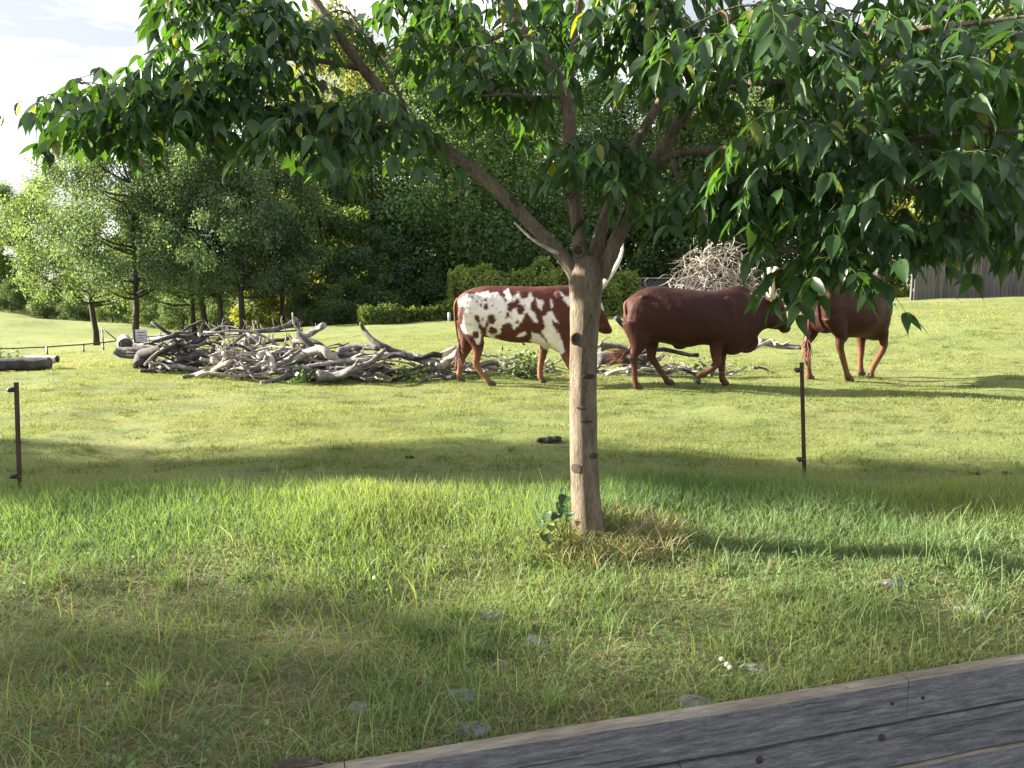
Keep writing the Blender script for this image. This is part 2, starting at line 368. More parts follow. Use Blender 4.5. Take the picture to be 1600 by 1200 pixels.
# ------------------------------------------------------------------ plank wall
def plank_wall():
    root = empty('retaining_wall', WA)
    tag(root, 'low weathered grey plank retaining wall along the bottom right edge', 'wall')
    R = Matrix((WD, WN, Vector((0, 0, 1)))).transposed()
    def plank(s0, s1, z0, z1, thick, out, name='plank', mat='plank', parent=None, worn=True):
        m = MB(); L = s1 - s0; n = max(2, int(L / .22)); k0 = 0
        for i in range(n + 1):
            s = s0 + L * i / n
            w1, w2 = .004 * math.sin(s * 3.1) + random.uniform(-.0025, .0025), random.uniform(-.003, .003)
            for (t, z) in ((-out - thick + w2, z0 + .006 + w1 * .5), (-out - thick + w2 * .5, z1 - .008 + w1), (-out - thick + .012, z1 + w1), (-out - .01, z1 + w1 * .7), (-out, z1 - .01), (-out, z0)):
                m.v.append(tuple(WD * s + WN * t + Vector((0, 0, z))))
        for i in range(n):
            for k in range(6): q = i * 6; m.f.append((q + k, q + (k + 1) % 6, q + 6 + (k + 1) % 6, q + 6 + k))
        m.f.append(tuple(range(5, -1, -1))); m.f.append(tuple(n * 6 + k for k in range(6)))
        o = m.build(name, M[mat], parent or root, smooth=False); o.data.materials.append(M['planktop'])
        for f in o.data.polygons:
            if abs(f.normal.z) > .3 and (f.index % 6) in (1, 2, 3) and f.index < 6 * n and worn: f.material_index = 1
        return o
    top = .025
    for s0, s1 in ((-2.2, .02), (.024, 2.18), (2.184, 4.4), (4.404, 7.2)):
        plank(s0, s1, top - .172, top, .062, 0.0)
    for s0, s1 in ((-2.2, 1.20), (1.204, 3.3), (3.304, 5.6), (5.604, 7.2)):
        p = plank(s0, s1, top - .355, top - .181, .066, .004, mat='plank', worn=False)
        for s in (s0 + .32, s0 + .86, s0 + 1.6):
            if s < s1 - .1:
                b = MB(); c = WD * s + WN * -.0695 + Vector((0, 0, top - .215))
                b.tube([c, c - WN * .006], .015, 10); b.build('bolt', M['knot'], p)
    plank(-2.2, 7.2, top - .60, top - .363, .075, .0)
    for s in (1.0, 2.6, 4.2, 5.8):
        m = MB(); m.box(WD * s + WN * .05 + Vector((0, 0, -.45)), (.09, .09, .8), R); m.build('post', M['plank'], root, False)
    # drying cracks and a few rusted nail heads on the top boards
    rr = random.Random(3)
    for c in [p for p in root.children if p.name.startswith('plank')]:
        xs = [v.co.dot(WD) for v in c.data.vertices]; zs = [v.co.z for v in c.data.vertices]; fr = min(v.co.dot(WN) for v in c.data.vertices)
        for _ in range(7):
            s0 = rr.uniform(min(xs) + .1, max(xs) - .4); z = rr.uniform(min(zs) + .03, max(zs) - .03); L = rr.uniform(.12, .5); m = MB()
            pts = [WD * (s0 + L * k / 6) + WN * (fr + .0035) + Vector((0, 0, z + rr.uniform(-.004, .004))) for k in range(7)]
            m.tube(pts, [.0008, .0022, .003, .0034, .003, .002, .0008], 5); m.build('crack', M['darkrail'], c)
        for s0 in (min(xs) + .07, max(xs) - .07):
            m = MB(); p = WD * s0 + WN * (fr + .003) + Vector((0, 0, (min(zs) + max(zs)) / 2)); m.tube([p, p - WN * .006], .007, 8); m.build('nail', M['rust'], c)
    return root
plank_wall()
st = MB(); R_ = Matrix((WD, WN, Vector((0, 0, 1)))).transposed(); p_ = flat(466, 1193, .03)
st.box((0, 0, -.2), (.15, .06, .42), R_)
o_ = st.build('stake', M['knot'], smooth=False, bevel=.006); o_.location = p_ + Vector((0, 0, -.005)); tag(o_, 'dark stub of a timber stake at the bottom edge left of the wall', 'stake')

# ------------------------------------------------------------------ electric fence
def steel_post(p, h, lean, label):
    root = empty('fence_post', p); root.rotation_euler = lean
    tag(root, label, 'fence post', 'rusty steel posts of the wire fence')
    m = MB(); m.box((0, 0, h / 2 - .15), (.030, .006, h + .3)); m.box((0, .014, h / 2 - .15), (.006, .026, h + .3)); m.build('shaft', M['rust'], root, False)
    for z in (h - .055, .17):
        b = MB(); b.tube([(-.016, -.004, z), (-.045, -.006, z)], [.017, .02], 10); b.tube([(-.036, -.035, z), (-.036, .02, z)], [.013, .018], 10); b.build('insulator', M['black'], root)
    return root
PR, PL = ground(1257, 750), ground(31, 779)
hr, hl = (750 - 560) * PR.y / F, (779 - 590) * PL.y / F
steel_post(PR, hr, (0, -.075, 0), 'rusty steel fence post right of the tree trunk')
steel_post(PL, hl, (0, .055, 0), 'rusty steel fence post near the left edge of the picture')
dP = PR - PL
PRR, PLL = PR + dP, PL - dP
PRR.z, PLL.z = gz(PRR.x, PRR.y), gz(PLL.x, PLL.y)
steel_post(PRR, hr, (0, 0, 0), 'next rusty fence post of the line, beyond the right edge')
steel_post(PLL, hl, (0, 0, 0), 'next rusty fence post of the line, beyond the left edge')
for nm, z, lb in (('fence_wire', None, 'thin upper electric wire strung between the post tops'), ('fence_wire', .17, 'thin lower electric wire close to the ground between posts')):
    w = MB(); pts = []
    P4 = [PLL, PL, PR, PRR]; hh = [hl, hl, hr, hr]; ln = [0, .055, -.075, 0]
    A = [P4[i] + Vector((math.sin(ln[i]) * ((hh[i] - .055) if z is None else z) - .04, -.012, (hh[i] - .055) if z is None else z)) for i in range(4)]
    for i in range(3):
        for k in range(16):
            t = k / 16; q = A[i].lerp(A[i + 1], t); q.z -= .05 * 4 * t * (1 - t) * (.6 if z is None else .3); pts.append(q)
    pts.append(A[3]); w.tube(pts, .0011, 5); tag(w.build(nm, M['wire']), lb, 'wire', 'wires of the electric fence')

# ------------------------------------------------------------------ cattle
def cat(P, k):
    n = len(P); out = []
    for i in range(n - 1):
        a, b, c, d = P[max(i - 1, 0)], P[i], P[i + 1], P[min(i + 2, n - 1)]
        for j in range(k):
            u = j / k; out.append(.5 * (2 * b + (c - a) * u + (2 * a - 5 * b + 4 * c - d) * u * u + (3 * b - a - 3 * c + d) * u ** 3))
    out.append(P[-1]); return np.array(out)
def loft(m, rings, sides=36, pw=2.3):
    """rings: (top point, bottom point, half width, sideways shift) in metres; a closed tube of superellipses"""
    arr = np.array([(*t, *b, hw, oy) for t, b, hw, oy in rings]); rings = [(q[:3], q[3:6], q[6], q[7]) for q in cat(arr, 4)]
    n0 = len(m.v)
    for (t, b, hw, oy) in rings:
        t, b = Vector(t), Vector(b); c = (t + b) / 2; h = (t - b) / 2
        for k in range(sides):
            a = 2 * math.pi * k / sides; ca, sa = math.cos(a), math.sin(a)
            u = math.copysign(abs(ca) ** (2 / pw), ca); w = math.copysign(abs(sa) ** (2 / pw), sa)
            sag = 1 - .12 * max(u, 0)                       # a little narrower along the spine
            m.v.append(tuple(c + h * u + Vector((0, hw * w * sag + oy, 0))))
    for i in range(len(rings) - 1):
        for k in range(sides):
            a0, a1 = n0 + i * sides + k, n0 + i * sides + (k + 1) % sides
            m.f.append((a0, a0 + sides, a1 + sides, a1))
    m.f.append(tuple(n0 + k for k in range(sides))); q = n0 + (len(rings) - 1) * sides
    m.f.append(tuple(q + k for k in reversed(range(sides))))
def leg(m, js, oy, sides=14):
    """js: (x, z, half length, half width)"""
    js = [tuple(q) for q in cat(np.array(js, float), 3)]; n0 = len(m.v)
    for i, (x, z, rx, ry) in enumerate(js):
        a, b = js[max(i - 1, 0)], js[min(i + 1, len(js) - 1)]
        t = Vector((b[0] - a[0], 0, b[1] - a[1])).normalized(); q = Vector((-t.z, 0, t.x))
        for k in range(sides):
            an = 2 * math.pi * k / sides
            m.v.append(tuple(Vector((x, oy, z)) + q * math.cos(an) * rx * 1.07 + Vector((0, math.sin(an) * ry * 1.1, 0))))
    for i in range(len(js) - 1):
        for k in range(sides):
            a0, a1 = n0 + i * sides + k, n0 + i * sides + (k + 1) % sides
            m.f.append((a0, a1, a1 + sides, a0 + sides))
    m.f.append(tuple(n0 + k for k in reversed(range(sides)))); q = n0 + (len(js) - 1) * sides
    m.f.append(tuple(q + k for k in range(sides)))
def fuse(m, name, vox=.013, it=12):
    me = m.mesh(name); ob = bpy.data.objects.new(name, me); COL.objects.link(ob)
    bm = bmesh.new(); bm.from_mesh(me); bmesh.ops.recalc_face_normals(bm, faces=bm.faces); bm.to_mesh(me); bm.free()
    r = ob.modifiers.new('r', 'REMESH'); r.mode = 'VOXEL'; r.voxel_size = vox
    q = ob.modifiers.new('s', 'SMOOTH'); q.factor = .5; q.iterations = it
    dg = bpy.context.evaluated_depsgraph_get(); out = bpy.data.meshes.new_from_object(ob.evaluated_get(dg), depsgraph=dg)
    bpy.data.objects.remove(ob); out.name = name
    return out
def relief(me, amp=.007, seed=1):
    P = verts(me); n = np.empty(len(me.vertices) * 3, np.float32); me.vertices.foreach_get('normal', n); n = n.reshape(-1, 3)
    k = np.clip((P[:, 2] - .45) / .3, .15, 1)
    d = amp * (1.5 * wob(P * np.array((1, 1, .6)), 13, seed) + 1.0 * wob(P, 27, seed + 1)) + .0022 * wob(P, 70, seed + 2)
    P = P + n * (d * k)[:, None]; me.vertices.foreach_set('co', P.astype(np.float32).ravel()); me.update()
def verts(me):
    a = np.empty(len(me.vertices) * 3, np.float32); me.vertices.foreach_get('co', a); return a.reshape(-1, 3)
def wob(P, sc, seed):
    r = np.random.default_rng(seed); o = np.zeros(len(P))
    for k in range(7):
        d = r.normal(size=3); d /= np.linalg.norm(d); o += np.sin(P @ d * sc * r.uniform(.6, 1.9) + r.uniform(0, 6.28))
    return o / 7
def inside(poly, x, y):
    r = np.zeros(len(x), bool); n = len(poly)
    for i in range(n):
        (x0, y0), (x1, y1) = poly[i], poly[i - 1]
        c = ((y0 > y) != (y1 > y)) & (x < (x1 - x0) * (y - y0) / (y1 - y0 + 1e-9) + x0); r ^= c
    return r
def hoof(root, x, z, y, tilt=0.0, s=1.0):
    for k in (-1, 1):
        m = MB(); m.tube([(-.01, 0, .06), (.012, 0, .03), (.02, 0, 0)], [.036 * s, .043 * s, .046 * s], 10); o = m.build('hoof', M['hoof'], root)
        o.location = (x, y + k * .022, z); o.rotation_euler = (0, tilt, 0); o.scale = (1.15, .62, 1)
def ear(root, p, d, up, L=.17):
    d, up = Vector(d).normalized(), Vector(up).normalized(); sd = d.cross(up).normalized(); up = sd.cross(d)
    m = MB(); rows = 7
    for i in range(rows):
        t = i / (rows - 1); w = L * .36 * math.sin(math.pi * min(1, t * .88 + .1)) ** .8
        for k in range(5):
            a = (k - 2) / 2; q = Vector(p) + d * L * t + up * w * a + sd * (.035 * (a * a) * math.sin(math.pi * t) - .02 * t); m.v.append(tuple(q))
    for i in range(rows - 1):
        for k in range(4): q = i * 5 + k; m.f.append((q, q + 1, q + 6, q + 5))
    me = m.mesh('ear'); put_col(me, (.13, .045, .028)); o = link('ear', me, M['hide'], root); q = o.modifiers.new('t', 'SOLIDIFY'); q.thickness = .012
def horn(root, pts, r0, r1, mat):
    P = [Vector(p) for p in pts]; Q = []; n = 22
    for i in range(n + 1):                                   # Catmull-Rom
        t = i / n * (len(P) - 1); k = min(int(t), len(P) - 2); u = t - k
        a, b, c, d = P[max(k - 1, 0)], P[k], P[k + 1], P[min(k + 2, len(P) - 1)]
        Q.append(.5 * (2 * b + (c - a) * u + (2 * a - 5 * b + 4 * c - d) * u * u + (3 * b - a - 3 * c + d) * u ** 3))
    R = [r0 + (r1 - r0) * (i / n) ** 1.25 for i in range(n + 1)]
    m = MB(); m.tube(Q, R, 14); return m.build('horn', M[mat], root)
def spline(pts, n):
    P = [Vector(p) for p in pts]; Q = []
    for i in range(n + 1):
        t = i / n * (len(P) - 1); k = min(int(t), len(P) - 2); u = t - k
        a, b, c, d = P[max(k - 1, 0)], P[k], P[k + 1], P[min(k + 2, len(P) - 1)]
        Q.append(.5 * (2 * b + (c - a) * u + (2 * a - 5 * b + 4 * c - d) * u * u + (3 * b - a - 3 * c + d) * u ** 3))
    return Q
def tail(root, pts, tuft_dir, tuft_len, spread, n=60, r0=.035):
    Q = spline(pts, 18); m = MB(); m.tube(Q, [r0 + (.011 - r0) * (i / 18) ** .6 for i in range(19)], 9)
    me = m.mesh('tail'); put_col(me, (.125, .042, .026)); o = link('tail', me, M['hide'], root)
    t = MB(); e = Q[-1]; d = Vector(tuft_dir).normalized()
    for _ in range(n):
        s = e + Vector((random.gauss(0, .008), random.gauss(0, .008), random.gauss(0, .008))) - d * random.uniform(0, .10)
        q = (d + Vector((random.gauss(0, spread), random.gauss(0, spread), random.gauss(0, spread)))).normalized(); L = tuft_len * random.uniform(.5, 1.1)
        g = Vector((random.gauss(0, .03), random.gauss(0, .03), random.gauss(-.03, .03)))
        t.tube([s, s + q * L * .5 + g * .5, s + q * L + g * 2], [.006, .007, .0015], 4, cap=False)
    t.build('tail_tuft', M['tuft'], o)
BROWN = np.array((.105, .030, .020)); TAN = np.array((.27, .125, .062)); WHITE = np.array((.74, .68, .64))

def face(root, ey, nz):
    for (x, y, z) in ey:
        m = MB(); m.ell((x, y, z), (.022, .012, .018), 12, 8); m.build('eye', M['eye'], root)
    for (x, y, z) in nz:
        m = MB(); m.ell((x, y, z), (.013, .008, .017), 10, 6); m.build('nostril', M['eye'], root)

def shade_coat(me, P, base, legs=.45, seed=0, belly=.25):
    """coat colour: browner on the trunk, tan with sunlight put in towards the lower legs, dark muzzle handled by the caller"""
    n = wob(P, 4, seed)[:, None]
    c = base[None] * (1 + .25 * n)
    k = np.clip((.62 - P[:, 2]) / .35, 0, 1)[:, None] * legs
    c = c * (1 - k) + TAN * k  # legs go tan, partly sunlight mixed into the coat colour
    k = np.clip((.10 - P[:, 2]) / .06, 0, 1)[:, None] * .6
    return c * (1 - k) + np.array((.05, .03, .022)) * k

# --- spotted cow: outline read off the photograph (5x enlarged pixels from 680, 400)
def spotted_cow():
    D = flat(800, 600).y; s = 5 * F / D
    X = lambda zx: (zx - 560) / s
    Z = lambda zy: (1003 - zy) / s
    root = empty('spotted_cow'); base = at(680 + 560 / 5, 600, D); root.location = (base.x, D, gz(base.x, D) - .005)
    tag(root, 'red brown and white spotted cow with a tall white horn, walking behind the tree trunk', 'cow', 'cattle in the pasture')
    m = MB()
    T = [(172, 350, 205, 540, .09), (195, 305, 225, 610, .20), (270, 264, 295, 640, .275), (380, 237, 395, 630, .30), (500, 232, 500, 655, .315), (620, 234, 610, 672, .335), (750, 240, 740, 674, .34),
         (860, 235, 860, 700, .31), (960, 230, 970, 755, .27), (1060, 228, 1062, 770, .22), (1120, 240, 1115, 690, .17), (1180, 265, 1160, 620, .135), (1230, 285, 1200, 560, .115),
         (1258, 298, 1228, 545, .115), (1288, 335, 1265, 583, .105), (1322, 430, 1290, 597, .088), (1350, 508, 1320, 606, .074), (1376, 560, 1345, 608, .066), (1384, 582, 1366, 604, .04)]
    loft(m, [((X(a), 0, Z(b)), (X(c), 0, Z(d)), w, 0) for a, b, c, d, w in T])
    LG = [(-.16, [(300, 470, .21, .10), (305, 590, .15, .09), (335, 680, .10, .07), (332, 760, .062, .05), (322, 830, .054, .043), (352, 890, .040, .034), (395, 940, .036, .034), (420, 970, .046, .042), (438, 990, .048, .045)]),
          (.16, [(255, 500, .2, .1), (258, 630, .14, .085), (225, 740, .085, .06), (197, 810, .058, .044), (186, 880, .040, .034), (180, 935, .042, .037), (188, 975, .048, .042)]),
          (.15, [(890, 600, .13, .09), (855, 720, .078, .06), (840, 800, .054, .045), (828, 870, .043, .037), (825, 940, .045, .04), (836, 978, .05, .045)]),
          (-.15, [(980, 600, .15, .09), (1015, 740, .09, .07), (1045, 830, .058, .05), (1075, 900, .043, .038), (1098, 955, .045, .04), (1108, 985, .05, .045)])]
    for oy, J in LG: leg(m, [(X(a), Z(b), c, d) for a, b, c, d in J], oy)
    m.ell((X(270), 0, Z(300)), (.10, .27, .06)); m.ell((X(960), -.17, Z(440)), (.17, .10, .34)); m.ell((X(960), .17, Z(440)), (.17, .10, .34)); m.ell((X(290), -.17, Z(450)), (.22, .12, .30)); m.ell((X(290), .17, Z(450)), (.22, .12, .30))
    for q in (-1, 1): m.ell((X(1310), q * .075, Z(555)), (.06, .03, .06)); m.ell((X(1272), q * .095, Z(380)), (.035, .025, .03))
    me = fuse(m, 'body', .013, 8); relief(me, .0075, 21); P = verts(me)
    zx0 = P[:, 0] * s + 560 + 12 * wob(P, 24, 3) + 7 * wob(P, 60, 4); zy0 = 1003 - P[:, 2] * s + 12 * wob(P, 26, 5) + 7 * wob(P, 55, 6)
    Wp = [[(190, 350), (240, 315), (300, 295), (350, 285), (410, 262), (440, 300), (490, 285), (500, 315), (572, 250), (585, 300), (600, 320), (652, 278), (665, 330), (720, 325), (745, 278), (762, 330), (740, 360), (740, 400), (770, 440), (802, 505), (770, 500), (740, 470), (712, 428), (690, 440), (680, 480), (650, 530), (610, 558), (600, 520), (570, 510), (520, 540), (508, 600), (470, 605), (440, 640), (400, 600), (372, 612), (362, 650), (334, 690), (312, 640), (290, 612), (240, 590), (213, 560), (230, 480), (246, 400), (200, 375)],
          [(775, 325), (840, 345), (820, 425), (800, 400)], [(900, 415), (930, 470), (962, 525), (900, 485), (910, 540), (950, 580), (980, 640), (1010, 720), (972, 765), (900, 690), (850, 620), (822, 572), (850, 540), (832, 465), (860, 450)],
          [(755, 585), (820, 605), (865, 660), (905, 700), (960, 762), (870, 735), (790, 695), (742, 650)], [(960, 278), (1010, 308), (1065, 300), (1065, 405), (1030, 385), (1000, 350)], [(628, 612), (700, 577), (710, 590), (660, 622)], [(893, 330), (912, 335), (914, 395), (898, 398)],
          [(1285, 350), (1300, 380), (1310, 420), (1298, 420), (1280, 380)], [(430, 600), (520, 660), (620, 668), (620, 690), (480, 690)]]
    SPOT = [(340, 485, 19, 33), (445, 485, 30, 38), (455, 575, 36, 28), (325, 610, 26, 30), (360, 540, 13, 26), (410, 525, 15, 22), (405, 385, 18, 22), (370, 375, 10, 14), (525, 305, 20, 18), (610, 375, 42, 28), (585, 405, 22, 22), (570, 452, 15, 20), (665, 410, 29, 40), (640, 505, 13, 18), (400, 340, 11, 15), (330, 350, 9, 9), (300, 325, 8, 8), (460, 375, 8, 9), (540, 340, 9, 16), (510, 430, 7, 7), (685, 300, 36, 24), (385, 575, 26, 38), (480, 622, 15, 15), (520, 622, 26, 18), (380, 482, 8, 9), (270, 350, 7, 7), (640, 350, 14, 26)]
    rs = np.random.default_rng(6); SPOT += [(rs.uniform(230, 700), rs.uniform(300, 600), rs.uniform(2.5, 7), rs.uniform(3, 9)) for _ in range(70)]
    cov = np.zeros(len(P))
    for t in range(7):
        zx, zy = zx0 + rs.normal(size=len(P)) * 4.5 + 7 * wob(P, 110, 40), zy0 + rs.normal(size=len(P)) * 4.5 + 7 * wob(P, 105, 41)
        w = np.zeros(len(P), bool)
        for q in Wp: w |= inside(q, zx, zy)
        for (a, b, rx, ry) in SPOT: w &= ((zx - a) / rx) ** 2 + ((zy - b) / ry) ** 2 > 1
        cov += w / 7
    c = shade_coat(me, P, BROWN * .8, .7, 2)
    cov = np.clip(cov, 0, 1)[:, None]; c = c * (1 - cov) + WHITE * (1 + .06 * wob(P, 9, 77))[:, None] * cov
    k = np.clip((P[:, 0] - X(1340)) / .06, 0, 1)[:, None] * .5; c = c * (1 - k) + np.array((.05, .028, .022)) * k
    put_col(me, c); link('body', me, M['hide'], root)
    hoof(root, X(440), .0, -.16); hoof(root, X(192), .0, .16); hoof(root, X(840), .0, .15); hoof(root, X(1112), .0, -.15)
    horn(root, [(X(1238), -.05, Z(300)), (X(1262), -.17, Z(262)), (X(1318), -.25, Z(185)), (X(1392), -.27, Z(75)), (X(1432), -.24, Z(-40)), (X(1425), -.16, Z(-150))], .058, .010, 'horn')
    horn(root, [(X(1238), .05, Z(300)), (X(1240), .18, Z(270)), (X(1250), .38, Z(190)), (X(1270), .52, Z(60)), (X(1275), .54, Z(-60)), (X(1260), .46, Z(-150))], .058, .010, 'horn')
    ear(root, (X(1235), -.10, Z(340)), (-.35, -.9, -.15), (0, 0, 1)); ear(root, (X(1235), .10, Z(340)), (-.35, .9, -.15), (0, 0, 1))
    face(root, [(X(1285), q * .107, Z(415)) for q in (-1, 1)], [(X(1370), q * .045, Z(580)) for q in (-1, 1)])
    tail(root, [(X(185), 0, Z(330)), (X(158), 0, Z(380)), (X(158), -.01, Z(480)), (X(172), -.03, Z(600)), (X(186), -.05, Z(690))], (-.03, 0, -1), .34, .07, 50, .03)
spotted_cow()

def brown_bull():
    D = flat(1100, 610).y; s = 5 * F / D
    X = lambda zx: (zx - 800) / s
    Z = lambda zy: (948 - zy) / s
    root = empty('brown_bull'); base = at(940 + 800 / 5, 610, D); root.location = (base.x, D, gz(base.x, D) - .005)
    tag(root, 'dark brown bull with a shoulder hump and short pale horn stubs, one foreleg lifted', 'bull', 'cattle in the pasture')
    m = MB()
    T = [(165, 305, 198, 420, .09), (183, 258, 215, 520, .20), (245, 208, 280, 585, .28), (340, 167, 370, 600, .31), (430, 161, 450, 598, .33), (540, 178, 550, 620, .355), (640, 185, 650, 636, .37), (760, 193, 760, 618, .365),
         (860, 197, 870, 630, .335), (950, 183, 960, 690, .29), (1040, 169, 1040, 692, .235), (1100, 195, 1110, 650, .19), (1150, 238, 1175, 580, .16), (1205, 246, 1220, 520, .135), (1255, 237, 1260, 490, .12),
         (1310, 228, 1300, 490, .12), (1368, 250, 1332, 497, .115), (1397, 310, 1362, 498, .10), (1420, 380, 1378, 507, .082), (1440, 440, 1388, 520, .07), (1455, 482, 1410, 526, .064), (1457, 500, 1440, 522, .04)]
    loft(m, [((X(a), 0, Z(b)), (X(c), 0, Z(d)), w, 0) for a, b, c, d, w in T])
    LG = [(-.17, [(255, 420, .23, .11), (265, 540, .18, .10), (252, 630, .10, .075), (229, 690, .062, .05), (232, 780, .043, .037), (236, 875, .040, .035), (248, 920, .046, .042), (258, 945, .05, .046)]),
          (.17, [(330, 470, .2, .1), (385, 590, .12, .08), (396, 680, .072, .055), (396, 720, .06, .048), (445, 800, .043, .037), (498, 875, .038, .034), (522, 910, .046, .042), (538, 925, .048, .045)]),
          (-.16, [(885, 520, .14, .09), (862, 640, .09, .07), (866, 715, .064, .055), (872, 750, .058, .05), (830, 800, .043, .038), (775, 833, .043, .038), (738, 848, .047, .042), (715, 868, .04, .04)]),
          (.16, [(950, 580, .14, .09), (950, 700, .074, .06), (955, 790, .053, .046), (960, 860, .042, .037), (965, 895, .046, .042), (976, 920, .05, .046)])]
    for oy, J in LG: leg(m, [(X(a), Z(b), c, d) for a, b, c, d in J], oy)
    for q in (-1, 1):
        m.ell((X(930), q * .20, Z(430)), (.16, .10, .36)); m.ell((X(290), q * .18, Z(400)), (.24, .13, .30)); m.ell((X(300), q * .19, Z(240)), (.09, .06, .04))
        m.ell((X(1345), q * .085, Z(440)), (.07, .03, .075)); m.ell((X(1375), q * .10, Z(335)), (.035, .025, .03))
    m.ell((X(600), 0, Z(628)), (.10, .035, .05)); m.ell((X(1120), 0, Z(600)), (.18, .03, .16))
    m.ell((X(1040), 0, Z(205)), (.19, .09, .09))
    me = fuse(m, 'body', .013, 8); relief(me, .0075, 21); P = verts(me); c = shade_coat(me, P, BROWN * np.array((.27, .215, .23)), .28, 9)
    k = np.clip((X(420) - P[:, 0]) / .5, 0, 1)[:, None] * .55; c = c * (1 - k) + np.array((.050, .015, .010)) * k  # sunlit rump against shaded flank, put into the coat colour
    k = np.clip((P[:, 0] - X(1405)) / .06, 0, 1)[:, None] * .5; c = c * (1 - k) + np.array((.035, .02, .018)) * k
    put_col(me, c); link('body', me, M['hide'], root)
    hoof(root, X(265), -.012, -.17); hoof(root, X(545), .012, .17, .2); hoof(root, X(708), Z(893), -.16, 1.0); hoof(root, X(982), .01, .16)
    for q in (-1, 1):
        horn(root, [(X(1300 + 20 * q), q * .05, Z(250)), (X(1300 + 22 * q), q * .12, Z(205)), (X(1300 + 28 * q), q * .19, Z(150)), (X(1300 + 34 * q), q * .27, Z(85)), (X(1296 + 34 * q), q * .33, Z(20))], .072, .03, 'hornb')
    ear(root, (X(1290), -.11, Z(270)), (-.25, -.75, -.35), (0, 0, 1), .13); ear(root, (X(1280), .11, Z(262)), (-.75, .6, .35), (0, 0, 1), .15)
    face(root, [(X(1385), q * .108, Z(345)) for q in (-1, 1)], [(X(1446), q * .045, Z(487)) for q in (-1, 1)])
    tail(root, [(X(195), 0, Z(275)), (X(165), -.01, Z(300)), (X(168), -.03, Z(370)), (X(195), -.05, Z(450)), (X(208), -.08, Z(540)), (X(205), -.10, Z(620)), (X(180), -.10, Z(665))], (-1, 0, -.16), .32, .16, 90, .038)
brown_bull()

def away_cow():
    p = ground(1306, 597); sc = 1.10
    root = empty('brown_cow', (p.x - .42, p.y + .0, gz(p.x - .42, p.y) - .005), math.radians(31)); root.scale = (sc,) * 3
    tag(root, 'reddish brown cow walking away at right, its head hidden behind hanging leaves', 'cow', 'cattle in the pasture')
    m = MB()
    T = [(0.0, 1.30, .05, 1.0, .09, 0), (.04, 1.37, .10, .82, .20, 0), (.15, 1.44, .22, .70, .27, 0), (.34, 1.49, .40, .70, .29, 0), (.52, 1.48, .55, .68, .31, 0), (.75, 1.46, .76, .62, .34, 0), (.98, 1.45, .98, .60, .35, 0), (1.2, 1.47, 1.2, .62, .32, 0),
         (1.38, 1.52, 1.4, .54, .28, 0), (1.54, 1.50, 1.55, .60, .21, .02), (1.66, 1.46, 1.66, .78, .16, .09), (1.76, 1.45, 1.78, .95, .13, .20), (1.83, 1.46, 1.86, 1.04, .12, .33)]
    loft(m, [((a, 0, b), (c, 0, d), w, oy) for a, b, c, d, w, oy in T])
    hd = [((1.86, .36, 1.48), .13, .12), ((1.93, .50, 1.38), .135, .115), ((1.98, .62, 1.26), .11, .10), ((2.02, .72, 1.13), .085, .078), ((2.05, .80, 1.02), .072, .068), ((2.06, .83, .98), .04, .04)]
    n0 = len(m.v); m.tube([h[0] for h in hd], [h[1] for h in hd], 14)
    LG = [(.17, [(.22, 1.0, .21, .10), (.24, .82, .16, .09), (.20, .66, .09, .07), (.12, .53, .06, .048), (.17, .36, .043, .036), (.19, .18, .04, .035), (.21, .09, .046, .042), (.23, .04, .05, .046)]),
          (-.17, [(.24, 1.0, .22, .10), (.34, .82, .16, .09), (.42, .66, .09, .07), (.40, .52, .06, .048), (.49, .34, .043, .036), (.58, .16, .04, .035), (.62, .08, .046, .042), (.65, .035, .05, .046)]),
          (.15, [(1.34, .9, .13, .09), (1.34, .66, .08, .065), (1.36, .44, .054, .046), (1.36, .22, .042, .036), (1.37, .10, .046, .042), (1.39, .04, .05, .046)]),
          (-.15, [(1.36, .9, .13, .09), (1.42, .66, .08, .065), (1.46, .46, .056, .048), (1.36, .30, .043, .037), (1.25, .18, .043, .037), (1.20, .10, .045, .04), (1.18, .06, .045, .042)])]
    for oy, J in LG: leg(m, J, oy)
    for q in (-1, 1): m.ell((1.36, q * .17, 1.05), (.15, .10, .34)); m.ell((.22, q * .17, 1.08), (.21, .12, .28))
    m.ell((.72, 0, .60), (.09, .035, .07))
    me = fuse(m, 'body', .014, 8); relief(me, .010, 24); P = verts(me); c = shade_coat(me, P, BROWN * np.array((.36, .32, .36)), .5, 4)
    put_col(me, c); link('body', me, M['hide'], root)
    hoof(root, .24, 0, .17); hoof(root, .66, 0, -.17); hoof(root, 1.40, 0, .15); hoof(root, 1.16, .03, -.15, .7)
    horn(root, [(1.80, .32, 1.52), (1.66, .25, 1.60), (1.50, .20, 1.78), (1.45, .22, 2.0), (1.52, .30, 2.2)], .06, .01, 'horn')
    horn(root, [(1.93, .42, 1.52), (2.08, .50, 1.60), (2.2, .58, 1.80), (2.2, .64, 2.0), (2.1, .62, 2.2)], .06, .01, 'horn')
    ear(root, (1.80, .38, 1.42), (-.9, -.2, -.1), (0, 0, 1)); ear(root, (1.98, .42, 1.40), (.8, -.4, -.1), (0, 0, 1))
    face(root, [(1.84, .56, 1.38), (2.06, .47, 1.37)], [(2.02, .82, 1.03), (2.08, .80, 1.03)])
    tail(root, [(.05, 0, 1.36), (-.03, 0, 1.28), (-.04, .02, 1.05), (-.02, .04, .8), (-.02, .05, .62)], (0, 0, -1), .3, .08, 50, .03)
away_cow()

